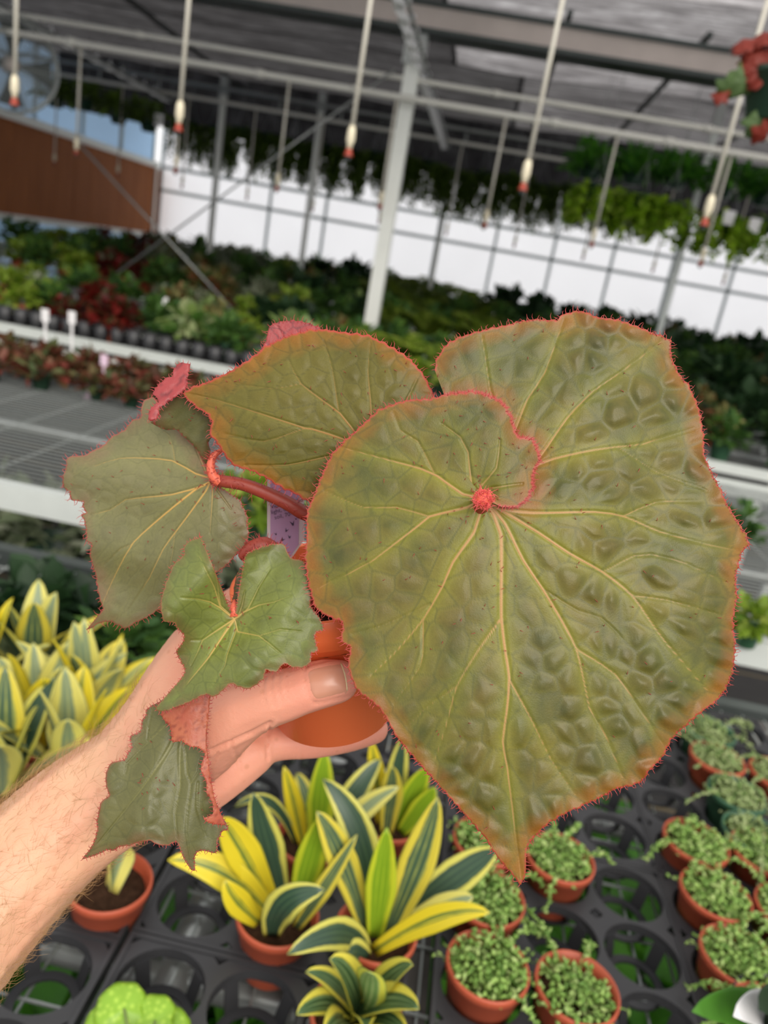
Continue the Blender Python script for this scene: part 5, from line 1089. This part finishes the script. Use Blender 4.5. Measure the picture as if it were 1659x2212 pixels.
def depthE(X, Y):
    x, y = X - cE[0], Y - cE[1]; s = x * tn_[0] + y * tn_[1]; a = x * tail[0] + y * tail[1]
    d = .345 - .011 * smooth01(np.abs(s) / 120.) + .0025 * np.sin(s / 26.) * smooth01(np.hypot(x, y) / 150.)
    return d + .0045 * smooth01((np.hypot(x, y) - 90) / 130.) - .003 * np.clip(a / 250, -1, 1)
leafE = polar_leaf('leaf', cE, outE, vE, depthE, [LE, UE], na=520, nr=60, amp=2.4, period=14, seed=42, cell=34, cell_amp=.0007, bristles=34, hair_len=(4, 9), hair_n=8)
tag(leafE, 'small glossy green leaf in front of the thumb, folded below')
outE2 = k8([(1010, 20), (890, 135), (780, 192), (702, 240), (690, 300), (640, 372), (642, 440), (600, 492), (528, 515), (530, 590), (548, 632), (500, 692), (468, 762), (340, 790), (302, 840), (275, 930), (282, 1040), (312, 1132), (232, 1190), (208, 1280), (182, 1430), (190, 1472), (175, 1545), (130, 1655), (90, 1705), (38, 1778), (170, 1745), (312, 1682), (340, 1700), (430, 1652), (520, 1640), (640, 1602), (742, 1595), (800, 1632), (918, 1642), (1000, 1600), (1032, 1705), (1080, 1782), (1130, 1862), (1190, 1905), (1190, 1755), (1240, 1692), (1320, 1705), (1412, 1715), (1425, 1590), (1470, 1500), (1532, 1455), (1442, 1305), (1388, 1172), (1342, 950), (1312, 700), (1302, 550), (1322, 300), (1340, 90), (1200, 0)])
vE2 = [(k8(l), a, b) for l, a, b in (([(1100, 200), (940, 620), (720, 960), (420, 1350), (200, 1620)], 4, 1.6), ([(1150, 200), (1040, 640), (1040, 1050), (990, 1320), (1010, 1560)], 4, 1.6), ([(1060, 560), (1100, 700), (1110, 900), (1150, 1010), (1120, 1250), (1100, 1500), (1150, 1800)], 2.6, 1.4), ([(1150, 1010), (1220, 900), (1250, 750)], 2.2, 1.2), ([(1000, 300), (700, 600), (500, 800), (480, 900)], 3, 1.3), ([(760, 200), (720, 400), (700, 560)], 2.2, 1.2), ([(1220, 1000), (1210, 1250), (1300, 1550)], 2.2, 1.2))]
def depthE2(X, Y): return .3575 - .010 * smooth01((Y - 1500) / 330) + .006 * ((X - 330) / 150) ** 2 + .0010 * np.sin(X / 16. + Y / 60.)
bladeE = polar_leaf('lower_blade', k8([(820, 1000)])[0], outE2, vE2, depthE2, [LE2, UR], na=420, nr=50, amp=2., period=15, seed=52, cell=32, cell_amp=.0006, bristles=16, parent=leafE, hair_len=(4, 9), hair_n=8)
tag(bladeE, 'dark green lower blade hanging over the wrist')
r3 = [(848, 268), (868, 350), (930, 420), (948, 500), (962, 582), (1050, 570), (1120, 620), (1220, 640), (1290, 700), (1255, 830), (1262, 900), (1308, 1000), (1308, 1100), (1368, 1200), (1372, 1320), (1275, 1368), (1340, 1412), (1440, 1432), (1500, 1430), (1450, 1305), (1396, 1172), (1350, 950), (1320, 700), (1308, 550), (1328, 300), (1345, 85), (1270, 60), (1060, 200)]
fe = flap('folded_margin', k8(r3), lambda X, Y: .3505 - .008 * smooth01((Y - 1500) / 300) + .004 * ((X - 400) / 60) ** 2, [UE, LE2], h=6, amp=1.4, period=14, seed=55, cell=24, cell_amp=.0006, bristles=0, hair_len=(4, 9), hair_n=9, parent=leafE, veins=[(k8([(1290, 90), (1250, 350), (1215, 560)]), 2.6, 2), (k8([(1120, 200), (1050, 300), (1010, 400), (950, 450)]), 2.2, 1.6), (k8([(1270, 380), (1275, 620), (1320, 950)]), 2, 1.4), (k8([(1130, 195), (1220, 225), (1270, 200)]), 2, 1.6)])
tag(fe, 'salmon red underside of the folded margin')
flap('inner_fold', k7([(780, 480), (830, 370), (880, 380), (885, 520), (850, 700), (800, 860), (740, 800), (760, 640)]), lambda X, Y: .352 + 0 * X, [LE2, UR], h=6, amp=1, seed=57, cell=30, cell_amp=.0003, hair=False, bristles=0, parent=leafE)
MB().tube([P(506, 1332, .3475), P(505, 1312, .348), P(506, 1295, .3495)], [.0024, .002, .0004], 10).build('petiole_end', M['petiole_bright'], leafE)

# ------------------------------------------------------------------ petioles
def petiole(pts, rad, mat, hairs=0, seed=0, label=None):
    p = catmull3(pts, 14); r = np.interp(np.linspace(0, 1, len(p)), np.linspace(0, 1, len(rad)), rad)
    o = MB().tube(p, r, 14).build('petiole', mat, hero, world=True); rs = np.random.default_rng(seed)
    if hairs:
        mb = MB()
        for k in range(hairs):
            i = rs.integers(1, len(p) - 1); d = rs.normal(size=3); t = p[i+1 if i + 1 < len(p) else i] - p[i-1]; t /= np.linalg.norm(t); d -= t * (d @ t); d /= np.linalg.norm(d); q = p[i] + (p[i+1] - p[i]) * rs.uniform() if i + 1 < len(p) else p[i]; e = rs.normal(size=3) * .0005
            mb.tube(np.stack([q + d * r[i] * .9, q + d * (r[i] + .0011) + e, q + d * (r[i] + rs.uniform(.0016, .0028)) + e * 2]), [.00016, .00013, .00004], 3, False)
        tag(link('petiole_hairs', mb.mesh('petiole_hairs'), M['red_hair'], o), kind='stuff')
    return o
def catmull3(pts, m):
    p = np.asarray(pts, float); n = len(p); out = []
    for i in range(n - 1):
        a, b, c, d = p[max(i-1, 0)], p[i], p[i+1], p[min(i+2, n-1)]; t = np.arange(m)[:, None] / m
        out.append(.5 * ((2*b) + (-a + c) * t + (2*a - 5*b + 4*c - d) * t**2 + (-a + 3*b - 3*c + d) * t**3))
    return np.concatenate(out + [p[-1:]])
petiole([P(462, 1036, .378), P(485, 1040, .3745), P(530, 1048, .374), P(590, 1072, .376), P(645, 1102, .379), P(700, 1150, .385), soil_pt(.3, .006)], [.0030, .0030, .0031, .0034, .0036, .0037, .0038], M['petiole'], 150, 1)
petiole([P(478, 972, .3745), P(462, 985, .3745), P(455, 1005, .374), P(460, 1028, .374), P(476, 1042, .3745)], [.0010, .0016, .0020, .0024, .0028], M['petiole_bright'], 140, 2)
petiole([P(1045, 1085, .330), P(1010, 1120, .350), P(900, 1180, .375), P(790, 1220, .392), soil_pt(-.4, .012)], [.0035, .0038, .004, .0042, .0044], M['petiole'])
petiole([P(800, 985, .374), P(790, 1060, .388), P(760, 1150, .398), soil_pt(.6, .014)], [.003, .0034, .0036, .004], M['petiole'])
petiole([P(506, 1325, .3495), P(520, 1290, .362), P(560, 1240, .378), P(620, 1225, .392), soil_pt(2.6, .012)], [.0024, .0027, .003, .0032, .0034], M['petiole'], 60, 3)
petiole([P(650, 770, .394), P(690, 900, .405), P(720, 1080, .41), soil_pt(.1, .02)], [.002, .0024, .0028, .003], M['petiole'])
st = petiole([P(520, 1205, .383), P(545, 1186, .382), P(572, 1180, .383), P(600, 1190, .385)], [.002, .0042, .0048, .003], M['petiole'], 160, 4); st.name = 'hairy_bud'

# ------------------------------------------------------------------ lilac plant tag in the pot
tl, tr_, bl, br = P(577, 1030, .4105), P(657, 1032, .4105), P(577, 1186, .4195), P(657, 1166, .4185)
tip_ = P(624, 1215, .4215); ex = tr_ - tl; W_ = np.linalg.norm(ex); ex /= W_; ey = tl - bl; H_t = np.linalg.norm(ey); ey = ey - ex * (ey @ ex); ey /= np.linalg.norm(ey); ez = np.cross(ex, ey)
tg = thing('plant_label', 'lilac plant tag with small dark print stuck in the soil of the held pot', 'tag', bl)
pm, nt, bs = nodes('lilac_print')
tc = N(nt, 'ShaderNodeTexCoord'); vo = N(nt, 'ShaderNodeTexNoise'); vo.inputs['Scale'].default_value = 520; vo.inputs['Detail'].default_value = 1; mp = N(nt, 'ShaderNodeMapping'); mp.inputs['Scale'].default_value = (1.4, 1.4, .6); nt.links.new(tc.outputs['Object'], mp.inputs[0]); nt.links.new(mp.outputs[0], vo.inputs['Vector'])
nt.links.new(mixc(nt, noise(nt, 120, 2), lin(190, 160, 200), lin(204, 172, 210)), bs.inputs['Base Color']); bs.inputs['Roughness'].default_value = .35
def slab(quad, off, th, name, mat, parent):
    q = np.array(quad); n = len(q); V = np.concatenate([q + ez * off, q + ez * (off - th)])
    return MB().add(V, [tuple(range(n)), tuple(range(2*n - 1, n - 1, -1))] + [(i, i + n, (i + 1) % n + n, (i + 1) % n) for i in range(n)]).build(name, mat, parent, False, True)
slab([bl, tip_, br, tr_, tl], 0, .0006, 'stake', M['tag_white'], tg)
i0, i1 = .09, .87
slab([bl + ex * W_ * i0, tip_ + ey * .002, bl + ex * W_ * i1 + ey * .003, tl + ex * W_ * i1, tl + ex * W_ * i0], .00012, .0001, 'lilac_face', pm, tg)
ink = plain('tag_ink', lin(70, 58, 84), .6, 0, .1, 200)
def put_text(txt, u, v, size, rot):
    cu = bpy.data.curves.new('txt', 'FONT'); cu.body = txt; cu.size = size; cu.extrude = .00002; to = bpy.data.objects.new('txt', cu); COL.objects.link(to)
    bpy.context.view_layer.update(); dg = bpy.context.evaluated_depsgraph_get(); me = bpy.data.meshes.new_from_object(to.evaluated_get(dg)); bpy.data.objects.remove(to)
    me.materials.clear(); o = link('lettering', me, ink, tg); c, s = math.cos(rot), math.sin(rot); x_ = ex * c + ey * s; y_ = ey * c - ex * s
    og = bl + ex * W_ * u + ey * H_t * v + ez * .0002; m_ = Matrix.Identity(4)
    for i in range(3): m_[i][0], m_[i][1], m_[i][2], m_[i][3] = x_[i], y_[i], ez[i], og[i] - tg.location[i]
    o.matrix_local = m_
put_text('Violets like hu', .12, .565, .0031, .26); put_text('light, dry to mo', .13, .49, .0031, .26); put_text('soil, 70-80°F.', .22, .42, .0031, .26)
for u, v, s_, r_ in ((.72, .34, .0026, .4), (.52, .25, .002, -.3), (.26, .2, .0015, .5), (.62, .16, .0018, .1), (.4, .12, .0022, -.5), (.8, .42, .0012, .2)):
    c_ = bl + ex * W_ * u + ey * H_t * v; a_ = ex * math.cos(r_) + ey * math.sin(r_); b_ = -ex * math.sin(r_) + ey * math.cos(r_)
    slab([c_ - a_ * s_ * .15, c_ + a_ * s_ * .15, c_ + a_ * s_ * .6 + b_ * s_, c_ + a_ * s_ * .12 + b_ * s_ * .5, c_ - a_ * s_ * .35 + b_ * s_ * 1.1], .00022, .00008, 'printed_leaf', ink, tg)
for u, v in ((.28, .87), (.62, .8)): slab([bl + ex * W_ * (u + .13 * math.cos(k * .628) * (1 if k % 2 else .7)) + ey * H_t * (v + .09 * math.sin(k * .628) * (1 if k % 2 else .7)) for k in range(10)], .00024, .00008, 'printed_flower', plain('printed_pink', lin(226, 172, 216), .4, 0, .05, 300), tg)

# ------------------------------------------------------------------ the hand and forearm
per = thing('person', "person's bare left forearm and hand gripping the orange pot, thumb in front", 'person', P(300, 1660, .42))
chains = [  # (px, py, depth, radius) joints; each chain is a tapering limb
 [(-520, 2450, .30, .046), (-300, 2215, .345, .043), (-150, 2068, .373, .0385), (-30, 1950, .393, .0345), (88, 1832, .408, .0325), (190, 1742, .418, .0318), (305, 1668, .425, .0318)],
 [(305, 1668, .425, .0318), (362, 1580, .426, .0290), (408, 1490, .430, .0268), (436, 1418, .434, .0215)],
 [(305, 1668, .425, .0305), (380, 1610, .418, .0285), (440, 1560, .412, .0265), (480, 1500, .420, .0235)],
 [(330, 1690, .422, .028), (400, 1695, .424, .0215), (470, 1665, .425, .018), (545, 1625, .428, .0135)],
 [(350, 1650, .410, .024), (420, 1600, .396, .0235), (478, 1560, .385, .0190), (530, 1532, .377, .0152)],
 [(478, 1560, .385, .0190), (530, 1532, .377, .0150), (585, 1512, .3715, .0134), (612, 1503, .370, .0131), (655, 1489, .3685, .0122), (700, 1476, .3675, .0119), (732, 1471, .3680, .0107)],
 [(470, 1665, .425, .0165), (545, 1618, .430, .0125), (600, 1603, .434, .0108), (680, 1600, .4395, .0103), (755, 1588, .446, .0098), (815, 1574, .452, .0085)],
 [(436, 1418, .434, .0205), (470, 1350, .452, .0128), (540, 1290, .476, .0112), (640, 1300, .482, .0105), (720, 1320, .478, .009)],
 [(440, 1480, .436, .021), (490, 1420, .462, .0128), (560, 1370, .486, .0114), (660, 1375, .490, .0106), (735, 1390, .486, .009)],
 [(455, 1555, .432, .020), (510, 1500, .462, .0122), (580, 1455, .486, .0110), (670, 1455, .490, .0102), (740, 1465, .486, .009)],
 [(408, 1490, .430, .0255), (470, 1530, .430, .0200), (530, 1580, .432, .0135)],
]
base_s = bmesh.new(); bmesh.ops.create_icosphere(base_s, subdivisions=2, radius=1); ISV = np.array([v.co[:] for v in base_s.verts]); ISF = [tuple(v.index for v in f.verts) for f in base_s.faces]; base_s.free()
hm = MB()
for ch in chains:
    pts = np.array([P(a, b, c) for a, b, c, r in ch]); rad = np.array([c[3] for c in ch])
    cp = catmull3(np.c_[pts, rad], 12); last = None
    for row in cp:
        if last is None or np.linalg.norm(row[:3] - last) > row[3] * .22: hm.add(ISV * row[3] + row[:3], ISF); last = row[:3]
ho = link('body', hm.mesh('body'), None, None)
rm = ho.modifiers.new('r', 'REMESH'); rm.mode = 'VOXEL'; rm.voxel_size = .0014
sm1 = ho.modifiers.new('s', 'SMOOTH'); sm1.factor = .5; sm1.iterations = 9
bpy.context.view_layer.update(); dg = bpy.context.evaluated_depsgraph_get(); bm_ = bpy.data.meshes.new_from_object(ho.evaluated_get(dg)); bpy.data.objects.remove(ho)
nv = len(bm_.vertices); co = np.empty(nv * 3); bm_.vertices.foreach_get('co', co); co = co.reshape(-1, 3); no = np.empty(nv * 3); bm_.vertices.foreach_get('normal', no); no = no.reshape(-1, 3)
# knuckle creases across the thumb joint, palm creases and a wrist tendon
V_ = co - CAM; dd_ = V_ @ FW; vx = CX + F * (V_ @ RT) / dd_; vy = CY - F * (V_ @ UP) / dd_; front = (no @ -FW) > .05
disp = np.zeros(nv)
def crease(pts, w, amp, dmax=.40):
    d, _ = seg_dist(np.stack([vx, vy], 1), [(pts, 1, 1)]); return np.where(front & (dd_ < dmax), -amp * np.exp(-(d / w) ** 2) + amp * .35 * np.exp(-((d - w * 2.2) / w) ** 2), 0)
for pts, w, a in (([(574, 1462), (568, 1480), (570, 1505), (576, 1530)], 2.2, .0005), ([(590, 1458), (584, 1480), (588, 1508), (594, 1530)], 2.2, .0006), ([(605, 1454), (600, 1475), (604, 1500), (612, 1522)], 2.2, .0006), ([(620, 1456), (617, 1475), (620, 1496), (626, 1515)], 2., .0005), ([(632, 1465), (630, 1485), (636, 1505)], 2., .00035)): disp += crease(pts, w, a)
for pts, w, a in (([(583, 1566), (579, 1590), (577, 1615), (578, 1640)], 3., .0011), ([(455, 1622), (500, 1602), (545, 1582), (585, 1560)], 4., .0012), ([(497, 1605), (515, 1640), (520, 1670)], 3., .0006), ([(650, 1590), (652, 1612), (650, 1635)], 2.5, .0004), ([(470, 1625), (455, 1655), (452, 1700)], 3.5, .0006)): disp += crease(pts, w, a, .46)
disp += np.where(dd_ < .44, .0016 * np.exp(-(seg_dist(np.stack([vx, vy], 1), [([(60, 1990), (150, 1905), (250, 1835), (330, 1790)], 1, 1)])[0] / 16.) ** 2), 0)
_na = np.array([732 - 655, 1471 - 1489.]); _na /= np.linalg.norm(_na); _np = np.array([-_na[1], _na[0]]); _nc = np.array([704, 1471.])
_ol = [tuple(_nc + _na * 44 * np.sign(math.cos(t)) * abs(math.cos(t)) ** .45 + _np * 44 * np.sign(math.sin(t)) * abs(math.sin(t)) ** .45) for t in np.linspace(2.0, 4.28, 22)]
for sd_ in (-1, 1): _ol2 = [tuple(_nc + _na * a + _np * 43.5 * sd_) for a in np.linspace(-36, 40, 8)]; disp += np.where(front & (dd_ < .40), -.0005 * np.exp(-(seg_dist(np.stack([vx, vy], 1), [(_ol2, 1, 1)])[0] / 3.2) ** 2), 0)
disp += np.where(front & (dd_ < .40), -.0006 * np.exp(-(seg_dist(np.stack([vx, vy], 1), [(_ol, 1, 1)])[0] / 3.2) ** 2), 0)
co = co + no * disp[:, None]; bm_.vertices.foreach_set('co', co.ravel()); bm_.update()
pink = smooth01((vx - 180) / 300.) * .75 + .25 * smooth01((vx - 560) / 120); at = bm_.attributes.new('pink', 'FLOAT', 'POINT'); at.data.foreach_set('value', pink.astype(np.float32))
sk, nt, bs = nodes('skin')
c = mixc(nt, attr(nt, 'pink'), lin(216, 168, 134), lin(224, 150, 126))
c = mixc(nt, mapr(nt, noise(nt, 45, 4), .4, .7, 0, .3), c, lin(222, 142, 118))
vo = N(nt, 'ShaderNodeTexVoronoi'); vo.inputs['Scale'].default_value = 75; tc = N(nt, 'ShaderNodeTexCoord'); nt.links.new(tc.outputs['Object'], vo.inputs['Vector'])
c = mixc(nt, mapr(nt, vo.outputs['Distance'], .14, .06, 0, .45), c, lin(190, 128, 92))
nt.links.new(c, bs.inputs['Base Color']); bs.inputs['Roughness'].default_value = .45; bs.inputs['Specular IOR Level'].default_value = .4
bs.inputs['Subsurface Weight'].default_value = .18; bs.inputs['Subsurface Radius'].default_value = (.008, .003, .0016); bs.inputs['Subsurface Scale'].default_value = .6
mp = N(nt, 'ShaderNodeMapping'); mp.inputs['Scale'].default_value = (1, 1.6, 1); nt.links.new(tc.outputs['Object'], mp.inputs[0]); bump(nt, bs, noise(nt, 620, 4, .65, mp.outputs[0]), .35, .0007)
bm_.materials.clear(); bm_.polygons.foreach_set('use_smooth', [True] * len(bm_.polygons))
body = link('body', bm_, sk, per, world=True)
tree = BVHTree.FromPolygons([Vector(v) for v in co], [tuple(p.vertices) for p in bm_.polygons])
def on_hand(px, py):
    r = ray(px, py); r = r / np.linalg.norm(r); hit = tree.ray_cast(Vector(CAM), Vector(r)); return None if hit[0] is None else (np.array(hit[0]), np.array(hit[1]))
# thumb nail
nl, nt, bs = nodes('thumb_nail')
nt.links.new(mixc(nt, noise(nt, 160, 2), lin(206, 146, 120), lin(196, 136, 110)), bs.inputs['Base Color']); bs.inputs['Roughness'].default_value = .28
naxis = np.array([732 - 655, 1471 - 1489.]); naxis /= np.linalg.norm(naxis); nper = np.array([-naxis[1], naxis[0]])
nc = np.array([704, 1471.]); nu_, nw_ = 20, 16; V = []; ok = True
for i in range(nu_ + 1):
    for j in range(nw_ + 1):
        s = i / nu_ * 2 - 1; t = j / nw_ * 2 - 1; hw = 41 - 2.5 * s; sx = 40 * s * (1 - .10 * t * t * (1 if s > 0 else .6)) + (3 if s > 0 else 0); p2 = nc + naxis * sx + nper * hw * t * (1 - .12 * max(0, -s) ** 4 - .1 * max(0, s) ** 6)
        hit = on_hand(*p2)
        if hit is None: hit = (P(*p2, .362), -FW)
        edge = max(abs(s), abs(t)) ** 8; V.append(hit[0] - FW * (.0005 * (1 - edge) - .0003 * edge) - FW * (.0004 if s > .8 else 0))
V = np.array(V); Fc = [(i*(nw_+1)+j, i*(nw_+1)+j+1, (i+1)*(nw_+1)+j+1, (i+1)*(nw_+1)+j) for i in range(nu_) for j in range(nw_)]
# even out the nail surface
g_ = V.reshape(nu_ + 1, nw_ + 1, 3)
for _ in range(3): g_[1:-1, 1:-1] = (g_[1:-1, 1:-1] * 2 + g_[:-2, 1:-1] + g_[2:, 1:-1] + g_[1:-1, :-2] + g_[1:-1, 2:]) / 6
nail = link('thumb_nail', make_mesh('thumb_nail', g_.reshape(-1, 3), Fc), nl, per, world=True); tag(nail, 'short pale thumb nail')
MB().tube(g_[-1, 1:-1] - FW * .0001, .00035, 6).build('nail_edge', plain('nail_rim', lin(206, 186, 142), .4, 0, .08, 300), nail)
# fine arm hair
mb = MB(); rs = np.random.default_rng(77); made = 0
for k in range(5200):
    if made > 900: break
    px, py = rs.uniform(-60, 330), rs.uniform(1480, 2150); hit = on_hand(px, py)
    if hit is None: continue
    p0, n0 = hit; facing = n0 @ -FW
    s = (px - 0) * .707 + (py - 1740) * .707        # 0 at the upper outline, grows towards the lower one
    if rs.uniform() > (1.0 if facing < .35 else .28): continue
    d = (RT * .55 + UP * .35) * rs.uniform(.6, 1.2) + RT * rs.normal(0, .4) + UP * rs.normal(0, .4); d -= n0 * (d @ n0); d /= np.linalg.norm(d) + 1e-9; ln = rs.uniform(.006, .013)
    q1 = p0 + d * ln * .5 + n0 * ln * .28; q2 = p0 + d * ln + n0 * ln * rs.uniform(.1, .4); mb.tube(np.stack([p0 - n0 * .0004, q1, q2]), [.00006, .00005, .00002], 3, False); made += 1
sil = np.where((np.abs(no @ -FW) < .28) & (vx > -60) & (vx < 300) & (dd_ < .46))[0]; up_ = sil[(vx + vy)[sil] < 1850]; lo_ = sil[(vx + vy)[sil] > 2050]
for ids, n_h, sc_ in ((up_, 420, 1.), (lo_, 130, .8)):
    for i in rs.choice(ids, min(n_h, len(ids)), replace=False):
        p0, n0 = co[i], no[i]; d = RT * .55 + UP * .45 + RT * rs.normal(0, .35) + UP * rs.normal(0, .35); d -= n0 * (d @ n0) * .8; d /= np.linalg.norm(d) + 1e-9; ln = rs.uniform(.006, .013) * sc_
        mb.tube(np.stack([p0 - n0 * .0004, p0 + d * ln * .45 + n0 * ln * .35, p0 + d * ln + n0 * ln * rs.uniform(.15, .5)]), [.00007, .00006, .00002], 3, False)
tag(mb.build('arm_hair', plain('blond_hair', lin(176, 138, 92), .5, 0, .15, 200), per, world=True), kind='stuff')
